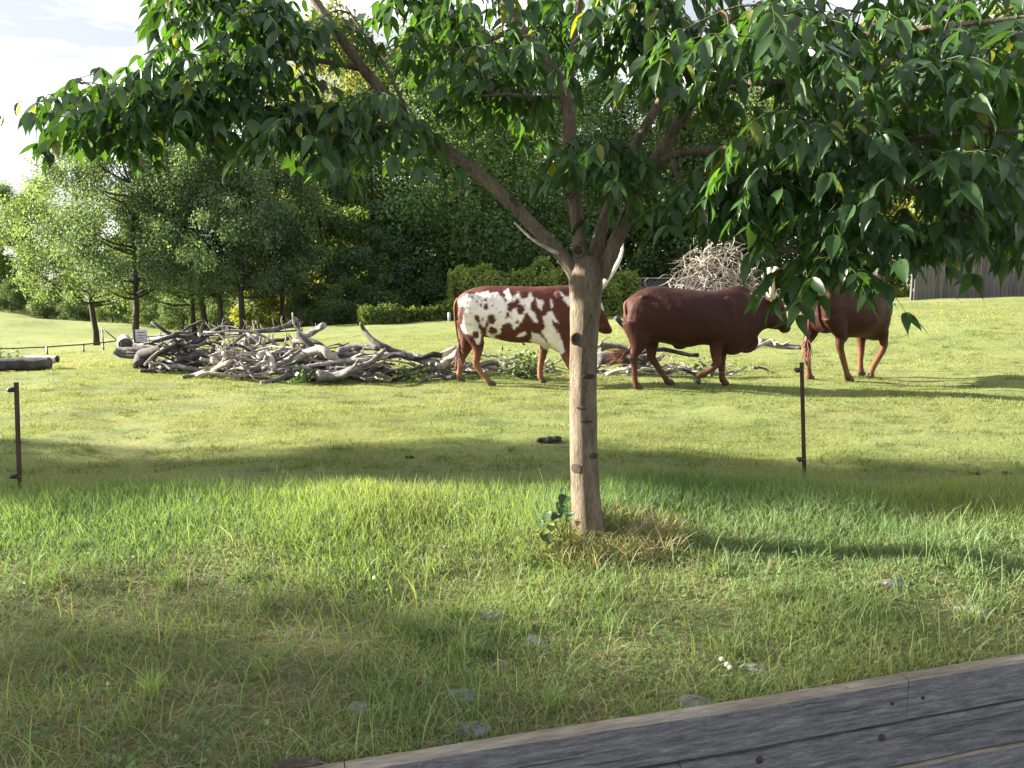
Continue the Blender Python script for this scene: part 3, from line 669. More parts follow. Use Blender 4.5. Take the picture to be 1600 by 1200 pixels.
# ------------------------------------------------------------------ far fences, sign, boards
def rail_fence():
    px = [(-40, 550), (0, 548), (74, 545), (131, 541), (162, 538), (210, 532), (254, 527), (282, 523), (312, 520), (358, 515), (408, 509)]
    G = [ground(a, b + 9) for a, b in px]
    root = empty('rail_fence', G[5]); tag(root, 'low dark metal rail fence along the path behind the log pile', 'fence')
    H = [9.5 * g.y / F * 1.25 for g in G]
    T = [g + Vector((0, 0, h)) - G[5] for g, h in zip(G, H)]
    MB().tube(T, .022, 6).build('rail', M['darkrail'], root)
    for t, h in zip(T, H):
        m = MB(); m.tube([t + Vector((0, 0, .03)), t - Vector((0, 0, h + .2))], .024, 6); m.build('post', M['darkrail'], root)
    g = ground(252, 536) - G[5]; MB().tube([g - Vector((0, 0, .2)), g + Vector((0, 0, .95))], .02, 6).build('post', M['darkrail'], root)
    g = ground(162, 547) - G[5]; MB().tube([g - Vector((0, 0, .2)), g + Vector((0, 0, .72))], .022, 6).build('post', M['darkrail'], root)
    MB().tube([g + Vector((0, 0, .7)), g + Vector((.45, 0, .3))], .018, 6).build('brace', M['darkrail'], root)
    s = ground(222, 541); r = empty('notice_sign', s); tag(r, 'small white notice sign on the low rail fence', 'sign')
    MB().box((0, 0, .30), (.34, .02, .36)).build('panel', M['sign'], r, False)
    MB().tube([(0, .025, -.2), (0, .025, .45)], .02, 6).build('post', M['darkrail'], r)
    for k in range(3): MB().box((0, -.0125, .40 - .08 * k), (.22 - .05 * k, .004, .018)).build('lettering', M['darkrail'], r, False)
rail_fence()

def board_fence():
    A, B = on(1425, 26.2), on(1690, 26.6); n = 42; root = empty('board_fence', A); tag(root, 'weathered grey vertical board fence at the far right under the leaves', 'fence')
    d = (B - A); d.z = 0; step = d.length / n; u = d.normalized(); rz = math.atan2(u.y, u.x)
    for i in range(n):
        p = A + u * step * (i + .5); z0 = gz(p.x, p.y) - .06; ph = (i % 15) / 15.0
        h = 1.95 - .35 * math.sin(math.pi * ph) + random.uniform(-.015, .015)
        m = MB(); w = step * random.uniform(.9, .97); m.box((0, 0, h / 2), (w, .022, h)); o = m.build('board', M['board'], root, False)
        o.location = (p.x - A.x, p.y - A.y + random.uniform(-.006, .006), z0 - A.z); o.rotation_euler = (0, random.uniform(-.006, .006), rz)
    for z in (.35, 1.5):
        m = MB(); m.box(u * d.length / 2 + Vector((0, .05, z)), (d.length, .05, .1), Matrix.Rotation(rz, 3, 'Z')); m.build('rail', M['board'], root, False)
    for k in range(6):
        q = A + u * d.length * k / 5; m = MB(); m.box((q.x - A.x, q.y - A.y + .12, .95 + gz(q.x, q.y) - A.z), (.1, .1, 2.2)); m.build('post', M['board'], root, False)
board_fence()

def mesh_gate():
    g = on(985, 35); root = empty('wire_fence', g); tag(root, 'galvanised wire mesh fence with dark cloth behind the brown bull', 'fence')
    k = 35 / F
    for x, h in ((-45 * k, 1.75), (0, 1.9), (78 * k, 1.75), (92 * k, 1.6), (190 * k, 1.7)): MB().tube([(x, 0, -.2), (x, 0, h)], .045, 8).build('post', M['steel'], root)
    for z in (1.68, .35): MB().tube([(-45 * k, 0, z), (190 * k, 0, z)], .022, 6).build('rail', M['steel'], root)
    for a, b in (((0, 1.6), (78 * k, .1)), ((-45 * k, 1.5), (0, .2)), ((92 * k, .2), (190 * k, 1.6))): MB().tube([(a[0], .03, a[1]), (b[0], .03, b[1])], .014, 5).build('brace', M['steel'], root)
    m = MB()
    for i in range(44):
        x = -45 * k + i * .16
        m.tube([(x, .01, .05), (min(x + 1.6, 190 * k), .01, .05 + min(1.6, 190 * k - x))], .0035, 3, cap=False); m.tube([(x, .012, 1.65), (min(x + 1.6, 190 * k), .012, 1.65 - min(1.6, 190 * k - x))], .0035, 3, cap=False)
    m.build('mesh_panel', M['steel'], root)
    m = MB(); m.box((60 * k, .25, .75), (225 * k, .02, 1.6)); m.build('cloth_screen', M['screen'], root, False)
mesh_gate()
g_ = on(702, 30); b_ = MB(); b_.tube([(0, 0, -.1), (0, 0, .32), (0, 0, .34)], [.065, .06, .045], 10); b_ = b_.build('stub_post', M['steel']); b_.location = g_; tag(b_, 'short grey stub post in front of the low vine hedge', 'post')

# ------------------------------------------------------------------ log piles
def crook(a, b, n, amp, sag=0.0):
    a, b = Vector(a), Vector(b); L = (b - a).length; t = (b - a).normalized(); u = t.orthogonal().normalized(); w = t.cross(u)
    f1, f2, p1, p2 = random.uniform(.6, 1.6), random.uniform(.6, 1.6), random.uniform(0, 6), random.uniform(0, 6); out = []
    for i in range(n + 1):
        q = i / n; e = min(1, 4 * q) * 1.0
        out.append(a.lerp(b, q) + (u * math.sin(f1 * 6.28 * q + p1) + w * math.sin(f2 * 6.28 * q + p2)) * amp * L + Vector((random.uniform(-.012, .012), random.uniform(-.012, .012), random.uniform(-.012, .012) - sag * q * q)))
    return out
def branch(pts, r0, r1, mat, label, group, forks=2, name='driftwood_branch', sides=8, cat='branch'):
    m = MB(); pts = [Vector(p) for p in pts]; o = pts[0].copy(); n = len(pts)
    R = [(r0 + (r1 - r0) * i / (n - 1)) * random.uniform(.9, 1.1) for i in range(n)]
    m.tube([p - o for p in pts], R, sides, .09)
    for _ in range(forks):
        i = random.randrange(max(1, n // 3), n - 1); t = (pts[i + 1] - pts[i - 1]).normalized()
        d = (t + Vector((random.uniform(-.8, .8), random.uniform(-.8, .8), random.uniform(-.15, 1.0)))).normalized(); L = random.uniform(.15, .55) * (pts[-1] - pts[0]).length * .7
        e = pts[i] + d * L
        if e.z < gz(e.x, e.y) + .02: e.z = gz(e.x, e.y) + .02
        c = crook(pts[i], e, 4, .06); m.tube([p - o for p in c], [R[i] * (.62 - .11 * k) for k in range(5)], 6, .14)
    ob = m.build(name, M[mat], None); ob.location = o
    tag(ob, label, cat, group); return ob
GP = 'dead branches of the log piles'
HERO = [([(457, 537), (490, 518), (506, 508)], 13.2, .055, .07, 'drift', 0, 'straight grey log jutting up right from the top of the pile'),
        ([(564, 505), (569, 516), (582, 531), (599, 541), (618, 550), (656, 561), (684, 572)], 12.5, .035, .085, 'driftd', 0, 'long dark curved limb arching up from the right of the pile'),
        ([(457, 577), (515, 567), (564, 561), (604, 557)], 12.2, .035, .06, 'drift', 1, 'long thin straight pole lying across the front of the pile'),
        ([(438, 573), (468, 556), (502, 546), (515, 555), (527, 564), (536, 582)], 12.4, .10, .06, 'driftp', 1, 'thick pale arched limb in the middle of the pile'),
        ([(496, 588), (520, 588), (539, 583), (556, 574), (575, 569), (603, 545)], 11.95, .10, .035, 'drift', 1, 'log with a round cut end resting on the grass in front of the pile'),
        ([(457, 489), (460, 509), (474, 524), (487, 537)], 13.3, .014, .03, 'driftp', 0, 'thin pale curved branch standing up above the pile'),
        ([(528, 549), (562, 542), (592, 544)], 12.9, .07, .06, 'drift', 1, 'grey log lying on the upper middle of the pile'),
        ([(600, 556), (642, 555), (665, 564), (688, 574)], 12.4, .06, .085, 'drift', 0, 'thick grey limb sloping down to the right end of the pile'),
        ([(562, 572), (603, 578), (632, 581)], 12.2, .075, .05, 'driftd', 1, 'dark grey log low at the front right of the pile'),
        ([(640, 587), (668, 578), (700, 584)], 12.2, .035, .03, 'driftd', 0, 'slim dark branch bent low at the right end of the pile'),
        ([(672, 561), (714, 544)], 12.7, .045, .055, 'driftp', 0, 'pale log leaning up behind the spotted cow’s hind leg'),
        ([(686, 575), (702, 562), (716, 551)], 12.5, .09, .07, 'driftp', 0, 'short thick pale log beside the spotted cow’s hind leg'),
        ([(220, 574), (222, 556), (246, 548), (276, 536)], 13.6, .15, .09, 'driftd', 2, 'heavy dark twisted root trunk at the left end of the pile'),
        ([(226, 571), (246, 551), (272, 536)], 13.3, .035, .03, 'drift', 0, 'pale grey pole slanting over the dark root trunk'),
        ([(234, 572), (253, 569), (268, 578)], 13.2, .04, .03, 'drift', 0, 'short grey branch bowed at the foot of the dark roots'),
        ([(290, 522), (299, 536), (288, 552)], 14.0, .10, .16, 'driftd', 3, 'upright dark root stump on top of the left pile'),
        ([(300, 543), (326, 530)], 13.8, .06, .05, 'driftp', 0, 'short pale stub pointing up beside the root stump'),
        ([(276, 561), (308, 556), (338, 550)], 13.5, .10, .085, 'driftd', 1, 'thick dark log lying through the left pile'),
        ([(284, 590), (303, 586), (324, 580)], 12.4, .03, .05, 'drift', 0, 'grey pole sticking out onto the grass left of the pile'),
        ([(313, 560), (337, 567), (360, 574), (374, 585)], 12.5, .03, .025, 'driftp', 1, 'slim pale branch drooping over the left front of the pile'),
        ([(405, 556), (415, 552), (423, 559), (429, 579)], 12.2, .065, .045, 'driftp', 0, 'smooth pale hooked limb at the front of the pile'),
        ([(377, 538), (406, 527)], 13.5, .075, .07, 'drift', 0, 'stout grey log end behind the middle of the pile'),
        ([(333, 560), (345, 567), (356, 558), (349, 550)], 12.4, .08, .05, 'driftp', 2, 'knobbly pale root ball at the left front of the pile'),
        ([(1178, 545), (1205, 532), (1212, 540)], 12.2, .035, .02, 'driftp', 1, 'pale forked branch on the grass under the brown bull’s chin'),
        ([(1186, 533), (1215, 540), (1252, 543)], 12.8, .07, .045, 'drift', 0, 'long grey pole on the grass between the two brown cattle'),
        ([(962, 496), (982, 516), (1000, 528)], 13.0, .05, .06, 'driftd', 0, 'grey log leaning up just behind the brown bull’s rump'),
        ([(935, 562), (970, 558), (1010, 563)], 12.6, .11, .10, 'driftd', 1, 'thick dark log lying behind the brown bull’s hind legs'),
        ([(940, 544), (962, 540), (992, 548)], 12.9, .06, .05, 'drift', 1, 'grey log between the tree trunk and the brown bull'),
        ([(792, 581), (812, 571), (826, 568)], 12.3, .04, .03, 'driftp', 0, 'pale stick on the grass under the spotted cow’s belly'),
        ([(745, 572), (770, 566), (792, 572)], 12.6, .06, .05, 'drift', 1, 'grey log under the spotted cow between its hind legs')]
for pts, Y, r0, r1, mt, fk, lb in HERO:
    P = []
    for i, (a, b) in enumerate(pts):
        p = at(a, b, Y + .12 * math.sin(i * 1.7)); p.z = max(p.z, gz(p.x, p.y) + min(r0, r1) * .6); P.append(p)
    branch(spline(P, max(6, 3 * len(P))), r0 * .88, r1 * .88, mt, lb, GP, fk + 1)
SHORT = ['jutting grey log', 'dark curved limb', 'long straight pole', 'pale arched limb', 'cut-end log', 'thin upright branch', 'upper middle log', 'thick sloping limb', 'low front log', 'slim bent branch', 'leaning pale log', 'short thick pale log', 'dark root trunk', 'slanting grey pole', 'bowed branch', 'root stump', 'short pale stub', 'thick dark left log', 'pole on the grass', 'drooping pale branch', 'hooked pale limb', 'stout log end', 'knobbly root ball', 'forked branch under the bull', 'pole between the cattle', 'log behind the bull’s rump', 'dark log behind the bull', 'grey log beside the trunk', 'stick under the cow’s belly', 'log between the cow’s legs']
HC = [tuple(np.mean(np.array(h[0], float), 0)) for h in HERO]
def pile_label(mid, A, B, r, L, mat, kind='branch'):
    rel = mid - Vector((0, 0, EYE)); c, q = math.cos(PITCH), math.sin(PITCH); zc = rel.y * c - rel.z * q
    x, y = 800 + F * rel.x / zc, 600 - F * (rel.y * q + rel.z * c) / zc
    i = min(range(len(HC)), key=lambda k: (HC[k][0] - x) ** 2 + 3 * (HC[k][1] - y) ** 2); dx, dy = x - HC[i][0], y - HC[i][1]
    side = ('left of' if dx < 0 else 'right of') if abs(dx) > 1.6 * abs(dy) else ('above' if dy < 0 else 'below')
    near = 'just ' if math.hypot(dx, dy) < 14 else ''
    l, rgt = (A, B) if A.x < B.x else (B, A); sl = (rgt.z - l.z) / max(.05, rgt.x - l.x)
    tilt = 'rising rightward' if sl > .16 else 'rising leftward' if sl < -.16 else 'lying level'
    return f"{'thin' if r < .018 else 'slender' if r < .032 else 'stout'} {'short ' if L < .65 else 'long ' if L > 1.15 else ''}{dict(drift='grey', driftd='dark grey', driftp='pale')[mat]} {kind} {tilt} {near}{side} the {SHORT[i]}"
def filler(px0, px1, Y0, Y1, hmax, n, mats, label, rmin, rmax, lmin, lmax, forks=2, lift=.15):
    for _ in range(n):
        Y = random.uniform(Y0, Y1); x = (random.uniform(px0, px1) - 800) / F * Y; L = random.uniform(lmin, lmax); a = random.gauss(0, .55) + (math.pi if random.random() < .5 else 0)
        c = ((x * F / Y + 800) - px0) / (px1 - px0); prof = min(1, 5 * c + .15, 5 * (1 - c) + .15) * (1 - .5 * abs((Y - Y0) / (Y1 - Y0) * 2 - 1) ** 2)
        z = gz(x, Y) + .03 + hmax * prof * random.random() ** 1.5
        d = Vector((math.cos(a), math.sin(a) * .8, random.gauss(0, lift))) * L / 2; r = random.uniform(rmin, rmax) * random.uniform(.5, 1)
        A, B = Vector((x, Y, z)) - d, Vector((x, Y, z)) + d
        for q in (A, B): q.z = max(q.z, gz(q.x, q.y) + r * .7)
        P = crook(A, B, 8, .045)
        for q in P: q.z = max(q.z, gz(q.x, q.y) + r * .5)
        mt = random.choice(mats); branch(P, r, r * random.uniform(.35, .8), mt, pile_label((A + B) / 2, A, B, r, L, mt), GP, random.randint(0, forks))
random.seed(11)
filler(222, 345, 13.2, 14.6, .75, 40, ['driftd', 'driftd', 'drift', 'driftd'], 'dark grey crooked branch tangled into the left end of the log pile', .015, .075, .4, 1.5, 5, .3)
filler(330, 470, 12.1, 13.3, .50, 56, ['drift', 'driftp', 'driftp', 'drift'], 'pale bleached branch tangled into the middle of the log pile', .012, .045, .25, 1.1, 6, .4)
filler(350, 560, 12.7, 14.0, .70, 42, ['drift', 'driftd', 'driftd'], 'grey branch tangled into the back of the log pile', .015, .07, .5, 1.7, 4, .25)
filler(450, 700, 12.1, 13.0, .44, 50, ['drift', 'driftp', 'drift', 'driftd'], 'weathered grey branch tangled into the right half of the log pile', .015, .055, .4, 1.5, 4, .16)
filler(690, 850, 12.5, 13.3, .34, 30, ['drift', 'driftp', 'driftp'], 'pale branch in the low heap behind the spotted cow’s legs', .012, .04, .3, 1.1, 4, .25)
filler(920, 1060, 12.4, 13.4, .42, 24, ['drift', 'driftd', 'driftp'], 'grey branch in the heap behind the brown bull’s tail', .015, .06, .4, 1.2, 4, .2)
filler(1060, 1210, 12.7, 13.4, .16, 12, ['drift', 'driftp'], 'grey branch in the low heap behind the brown bull’s legs', .012, .04, .3, 1.0, 3, .15)
for _ in range(16):                                        # thin upright twigs above the pile
    p = at(random.uniform(345, 480), 545, 13.4); e = p + Vector((random.gauss(0, .16), random.gauss(0, .1), random.uniform(.25, .6)))
    mt = random.choice(['drift', 'driftp']); branch(crook(p, e, 6, .07), .014, .004, mt, pile_label((p + e) / 2, p, e, .014, (e - p).length * 2, mt, 'upright twig'), GP, 3, 'twig', 5)
def log(px, Y, rz, L, r, mat, label):
    p = on(*px) if False else ground(*px); o = empty('log', p, rz); tag(o, label, 'log', 'loose logs left of the pile')
    m = MB(); n = 9; m.tube([(L * i / n, random.uniform(-.01, .01), r * .92 + random.uniform(-.006, .006)) for i in range(n + 1)], [r * random.uniform(.94, 1.05) for _ in range(n + 1)], 16, .035, cap=False); m.build('bark', M[mat], o)
    for x, s in ((.012, 1), (L - .012, 1)):
        m = MB(); m.tube([(x - .008, 0, r * .92), (x + .008, 0, r * .92)], r * .95, 16, .03); m.build('cut_end', M['driftd'], o)
log((197, 549), 0, math.radians(118), 1.5, .19, 'driftp', 'fat pale log with a dark round cut end far left behind the pile')
log((226, 554), 0, math.radians(176), .72, .10, 'drift', 'short grey log lying in front of the fat pale log')
log((264, 549), 0, math.radians(176), .95, .11, 'driftp', 'pale log lying between the rail fence and the left pile')
log((-30, 579), 0, math.radians(4), 1.18, .12, 'driftd', 'dark grey log on the grass at the left edge')
log((90, 567), 0, math.radians(172), .9, .095, 'driftp', 'paler log with a dark end behind the dark log at the left edge')

# ------------------------------------------------------------------ foliage helpers
def quads(C, D, Nn, L, W):
    """diamond leaves: centre, direction, normal, length, width"""
    S = np.cross(D, Nn); S /= np.linalg.norm(S, axis=1, keepdims=True) + 1e-9
    L = L[:, None]; W = W[:, None]; Nn = np.cross(S, D)
    V = np.stack([C - D * L * .5, C - D * L * .05 + S * W * .5 + Nn * W * .12, C + D * L * .5 - Nn * L * .08, C - D * L * .05 - S * W * .5 + Nn * W * .12], 1).reshape(-1, 3)
    Fc = np.arange(len(V)).reshape(-1, 4)
    return V, Fc
def unit(a): return a / (np.linalg.norm(a, axis=1, keepdims=True) + 1e-9)
def clump_leaves(r, clumps, per, size, flat_=1.0, col=(.05, .085, .02), cvar=.35, shell=.55):
    """clumps: (cx, cy, cz, rx, ry, rz, brightness)"""
    c = np.asarray(clumps); vol = (c[:, 3] * c[:, 4] * c[:, 5]) ** (2 / 3); cnt = np.maximum(6, (per * vol / vol.mean()).astype(int))
    k = np.repeat(np.arange(len(c)), cnt); n = len(k)
    d = unit(r.normal(size=(n, 3))); rad = shell + (1 - shell) * r.random(n) ** .5; rad *= 1 + .18 * r.normal(size=n)
    P = c[k, :3] + d * c[k, 3:6] * rad[:, None]
    out = unit(d * 1.0 + r.normal(size=(n, 3)) * .75 + np.array((0, 0, .5)))
    dr = unit(np.cross(out, r.normal(size=(n, 3))) + np.array((0, 0, -.25)))
    L = size * r.uniform(.6, 1.35, n); W = L * r.uniform(.5, .75, n)
    V, Fc = quads(P, dr, out, L, W)
    b = c[k, 6] * (1 + cvar * r.uniform(-1, 1, n)); hue = r.uniform(-1, 1, n)
    cc = np.array(col)[None] * b[:, None] * (1 + hue[:, None] * np.array((.22, .05, -.1)))
    return V, Fc, np.repeat(cc, 4, 0)
def limbs(r, H, trunk_h, r0, tips, lean=(0, 0), clear=.45):
    m = MB(); random.seed(int(r.integers(1e6))); top = Vector((lean[0], lean[1], H * .8))
    n = 9; P = [Vector((top.x * (i / n) ** 1.3 + random.uniform(-.05, .05), top.y * (i / n) ** 1.3 + random.uniform(-.05, .05), top.z * i / n)) for i in range(n + 1)]
    P[0] = Vector((0, 0, -.25)); m.tube(P, [r0 * (1.25 if i == 0 else 1) * (1 - .82 * i / n) for i in range(n + 1)], 9, .05)
    for t in tips:
        t = Vector(t); z = max(trunk_h * clear, min(t.z - .25 * math.hypot(t.x, t.y) - .3, H * .74)); i = z / top.z * n; k = min(int(i), n - 1); s = P[k].lerp(P[k + 1], i - k)
        mid = s.lerp(t, .5) + Vector((random.uniform(-.15, .15), random.uniform(-.15, .15), -.08 * (t - s).length + random.uniform(-.1, .1)))
        q = spline([s, mid, t], 7); rr = r0 * .38 * (1 - .5 * z / H); m.tube(q, [rr * (1 - .8 * j / 7) + .008 for j in range(8)], 6)
    return m
def crown_clumps(r, H, base, R, n, cr, flat_, lean=(0, 0), br=(.7, 1.25), shape=1.0):
    out = []
    for i in range(n):
        z = base + (H - base) * r.random(); t = (z - base) / (H - base); rad = R * (math.sin(math.pi * min(1, .12 + .88 * t ** shape)) ** .6) * r.uniform(.35, 1.0) ** .6
        a = r.uniform(0, 2 * math.pi); q = cr * r.uniform(.6, 1.3)
        out.append((rad * math.cos(a) + lean[0] * z / H, rad * math.sin(a) + lean[1] * z / H, z, q, q, q * flat_, r.uniform(*br)))
    return out
PROTO = {}
def proto(key, seed, H, base, R, n, cr, flat_, per, size, col, r0, lean=(0, 0), shape=1.0, ntips=14, shell=.55):
    r = np.random.default_rng(seed); C = crown_clumps(r, H, base, R, n, cr, flat_, lean, shape=shape)
    V, Fc, cc = clump_leaves(r, C, per, size, flat_, col, shell=shell)
    tips = [C[i][:3] for i in r.choice(len(C), min(ntips, len(C)), False)]
    PROTO[key] = (limbs(r, H, base, r0, tips, lean, .8).mesh('trunk'), mesh_np('crown', V, Fc, cc))
def tree(key, name, p, label, sc=1.0, rz=0.0, group='trees beyond the pasture', cat='tree', sz=None):
    root = empty(name, p, rz); root.scale = (sc, sc, (sz or sc) * (1.14 if key.startswith('locust') else 1.0)); tag(root, label, cat, group)
    t, c = PROTO[key]; link('trunk', t, M['fbark'], root); link('crown', c, M['far'], root, smooth=False); return root

# feathery locusts on the left, broad dark trees behind, a grove at the back with sunlight put into its leaf colour
proto('locust_a', 21, 8.6, 2.3, 3.6, 95, .78, .75, 290, .115, (.150, .220, .118), .15, (-.5, 0), .62, 30, .1)
proto('locust_b', 22, 8.8, 2.4, 3.4, 95, .76, .75, 290, .115, (.128, .192, .108), .16, (.2, 0), .62, 30, .1)
proto('locust_c', 23, 9.4, 2.0, 3.5, 110, .76, .75, 290, .115, (.108, .168, .096), .15, (0, .2), .62, 28, .1)
proto('broad_a', 31, 13.5, .6, 4.4, 110, 1.05, .8, 260, .20, (0.130, 0.211, 0.086), .24, (0, 0), .75, 12)
proto('broad_b', 32, 15.5, .8, 4.6, 120, 1.10, .85, 260, .20, (0.107, 0.182, 0.083), .26, (.4, 0), .75, 12)
proto('broad_c', 33, 12.0, .4, 3.9, 100, .95, .8, 250, .19, (0.112, 0.160, 0.055), .2, (-.3, 0), .7, 12)
proto('spruce', 34, 12.5, .3, 3.0, 130, .8, .55, 230, .15, (0.083, 0.144, 0.086), .2, (0, 0), .55, 16)
proto('lit', 35, 16.5, 1.0, 4.8, 120, 1.15, .8, 240, .22, (.175, .200, .052), .25, (0, 0), .75, 12)
proto('shrub', 36, 3.0, .05, 1.7, 46, .55, .75, 200, .13, (0.094, 0.144, 0.062), .07, (0, 0), .55, 8)
proto('vine', 37, 6.0, .2, 1.8, 46, .7, .7, 140, .2, (.18, .21, .045), .07, (0, 0), .8, 8)

tree('locust_a', 'locust_tree', on(148, 37.5), 'leaning feathery locust tree at the left with a bare slanted trunk', 1.0, .3)
tree('locust_b', 'locust_tree', on(212, 35.5), 'feathery locust tree right beside the white sign', 1.0, 1.0)
tree('locust_c', 'locust_tree', on(303, 38.5), 'feathery dark locust tree, leftmost of the close row behind the log pile', .92, 2.1)
tree('locust_b', 'locust_tree', on(319, 37.0), 'feathery locust tree, second of the close row behind the log pile', .98, 3.7)
tree('locust_a', 'locust_tree', on(345, 36.2), 'feathery locust tree, third of the close row behind the log pile', .95, 4.6)
tree('locust_c', 'locust_tree', on(377, 35.2), 'feathery locust tree, rightmost of the close row behind the log pile', 1.0, 5.3)
tree('locust_a', 'locust_tree', on(441, 38.0), 'slim grey-stemmed tree at the edge of the dark wood', .95, 1.9)
tree('vine', 'young_tree', on(462, 39.0), 'slim young tree with yellow green leaves beside the grey-stemmed tree', 1.0, .4)
tree('vine', 'young_tree', on(405, 44.0), 'yellow green sapling lit by the sun behind the asphalt path', .8, 2.4)
for i, (px, Y, k, sc, lb) in enumerate([
        (535, 42, 'lit', .98, 'sunlit edge tree just left of the dark middle of the wood'), (585, 39, 'spruce', .92, 'dark dense conifer in the middle of the wood edge'), (640, 42, 'broad_a', 1.0, 'broad dark tree above the low vine hedge'),
        (700, 40, 'broad_b', .95, 'tall dark broadleaf tree left of the hedge end'), (770, 43, 'broad_a', 1.05, 'broad dark tree behind the spotted cow'), (860, 44, 'broad_b', 1.0, 'tall dark tree directly behind the near tree’s fork'),
        (940, 46, 'spruce', 1.05, 'dark conifer right of the near trunk'), (1010, 45, 'broad_a', .95, 'dark broadleaf tree above the wire mesh fence'), (1090, 42, 'broad_c', .95, 'greyer green tree behind the dead brush heap'),
        (1170, 40, 'broad_b', .9, 'tree behind the right side of the dead brush heap'), (1260, 38, 'broad_c', 1.0, 'tree beyond the brown cow walking away'), (1350, 36, 'lit', .75, 'bright green tree glimpsed through the right-hand leaves'),
        (1450, 37, 'broad_a', .9, 'dark tree rising behind the board fence'), (1560, 36, 'lit', .8, 'sunlit tree behind the far right end of the board fence'), (1680, 37, 'broad_b', .9, 'dark tree beyond the right edge behind the board fence')]):
    tree(k, 'broadleaf_tree' if k != 'spruce' else 'conifer_tree', on(px, Y), lb, sc, i * 1.37)
for i, (px, Y, sc, lb) in enumerate([(470, 56, 1.0, 'tall sunlit yellow green tree glowing behind the wood at upper left'), (600, 58, 1.12, 'tallest sunlit yellow green tree behind the dark wood'), (720, 60, 1.1, 'sunlit tree behind the wood above the hanging middle leaves'), (1120, 56, 1.0, 'sunlit tree behind the wood at right of the near tree'), (880, 60, 1.0, 'sunlit tree far behind the near tree’s stem')]):
    tree('lit', 'broadleaf_tree', on(px, Y), lb, sc, i * 2.1)
for i, (px, Y, k, sc) in enumerate([(-60, 92, 'broad_a', 1.05), (10, 92, 'broad_b', .92), (62, 90, 'broad_c', 1.1), (130, 94, 'broad_a', .68), (190, 90, 'broad_c', .75), (250, 88, 'broad_b', .62), (320, 84, 'broad_a', .72), (400, 80, 'broad_c', .8), (-140, 95, 'broad_b', .7)]):
    tree(k, 'broadleaf_tree', on(px, Y), ['far dark tree at the left end of the treeline past the bright field', 'far tree on the bright field’s edge at the left margin', 'far tree past the bright field left of the leaning locust', 'far tree past the bright field behind the leaning locust', 'far tree seen between the two left locusts', 'far tree seen just right of the white sign', 'far tree seen between the close row of trunks', 'far tree above the asphalt path', 'far tree beyond the left edge of the treeline'][i], sc, i * 1.1, 'far treeline past the bright field')
for i, (px, Y, sc, lb) in enumerate([(20, 84, 1.1, 'grey green bush on the crest at the left margin'), (75, 82, 1.0, 'grey green bush left of the leaning locust'), (120, 80, 1.0, 'rounded bush behind the leaning locust trunk'), (175, 70, 1.0, 'dark bush between the two left locust trunks'), (235, 66, 1.0, 'rounded bush just right of the sign'), (285, 62, 1.15, 'spreading dark bush left of the close row of trunks'), (340, 60, 1.0, 'dark bush behind the close row of trunks'),
                                     (490, 37, .75, 'low dark bush left of the dark wood edge'), (545, 36, .8, 'low dark bush below the sunlit edge tree'), (600, 37, .9, 'dark bush behind the low vine hedge'), (660, 38, .95, 'dark bush behind the right part of the low vine hedge'), (1010, 41, .9, 'dark bush behind the wire mesh fence'), (1110, 37, .9, 'bush right behind the brush heap'), (1180, 35, .8, 'bush at the right end of the brush heap'), (1310, 32, .8, 'bush behind the brown cow walking away'), (430, 44, 1.0, 'yellowish bush at the end of the asphalt path')]):
    tree('shrub', 'bush', on(px, Y), lb, sc, i * .9, 'bushes round the pasture', 'bush')
def hedge(name, a, b, depth, h, n, size, col, label, seed, lump=.26):
    r = np.random.default_rng(seed); root = empty(name, a); tag(root, label, 'hedge', 'vine covered hedges')
    d = b - a; L = math.hypot(d.x, d.y); u = np.array((d.x / L, d.y / L, 0)); w = np.array((-u[1], u[0], 0))
    s = r.random(n) * L; side = r.random(n); fr = side < .62; z = np.where(fr, r.random(n) * h, h); t = np.where(fr, 0, r.random(n) * depth)
    end = r.random(n) < .12; s = np.where(end, (r.random(n) < .5) * L, s); z = np.where(end, r.random(n) * h, z); t = np.where(end, r.random(n) * depth, t)
    lm = lump * (np.sin(s * 2.3 + seed) + np.sin(s * 5.1 + z * 3.0) * .6 + np.sin(z * 4.4 + s * 1.2) * .5)
    P = u * s[:, None] + w * (t - lm * fr + r.normal(size=n) * .06)[:, None]; P[:, 2] = np.clip(z + lm * (~fr) + r.normal(size=n) * .07, .02, None) + (b.z - a.z) * s / L
    nn = unit(np.where(fr[:, None], -w, np.array((0, 0, 1.0)))[:] + r.normal(size=(n, 3)) * .55 + np.array((0, 0, .35)))
    dr = unit(np.cross(nn, r.normal(size=(n, 3))) + np.array((0, 0, -.6))); Lf = size * r.uniform(.6, 1.3, n)
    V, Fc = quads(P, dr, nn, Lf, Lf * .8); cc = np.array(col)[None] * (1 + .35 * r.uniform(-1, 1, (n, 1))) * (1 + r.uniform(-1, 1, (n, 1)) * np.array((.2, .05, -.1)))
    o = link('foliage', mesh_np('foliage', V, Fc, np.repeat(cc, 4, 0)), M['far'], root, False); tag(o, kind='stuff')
    m = MB(); m.box(Vector(u * L / 2 + w * (depth * .55 + .1)) + Vector((0, 0, h * .46 + (b.z - a.z) / 2)), (L - .3, depth * .6, h * .9), Matrix((Vector(u), Vector(w), Vector((0, 0, 1)))).transposed()); m.build('dark_core', M['fbark'], root, False)  # dark box filling the hedge, standing in for the shade inside it
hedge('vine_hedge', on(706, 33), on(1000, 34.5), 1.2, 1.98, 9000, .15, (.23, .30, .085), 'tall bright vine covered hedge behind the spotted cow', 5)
hedge('vine_hedge', on(565, 29.6), on(712, 30.8), 1.0, .52, 3000, .14, (.085, .125, .034), 'low vine hedge left of the spotted cow', 6, .14)
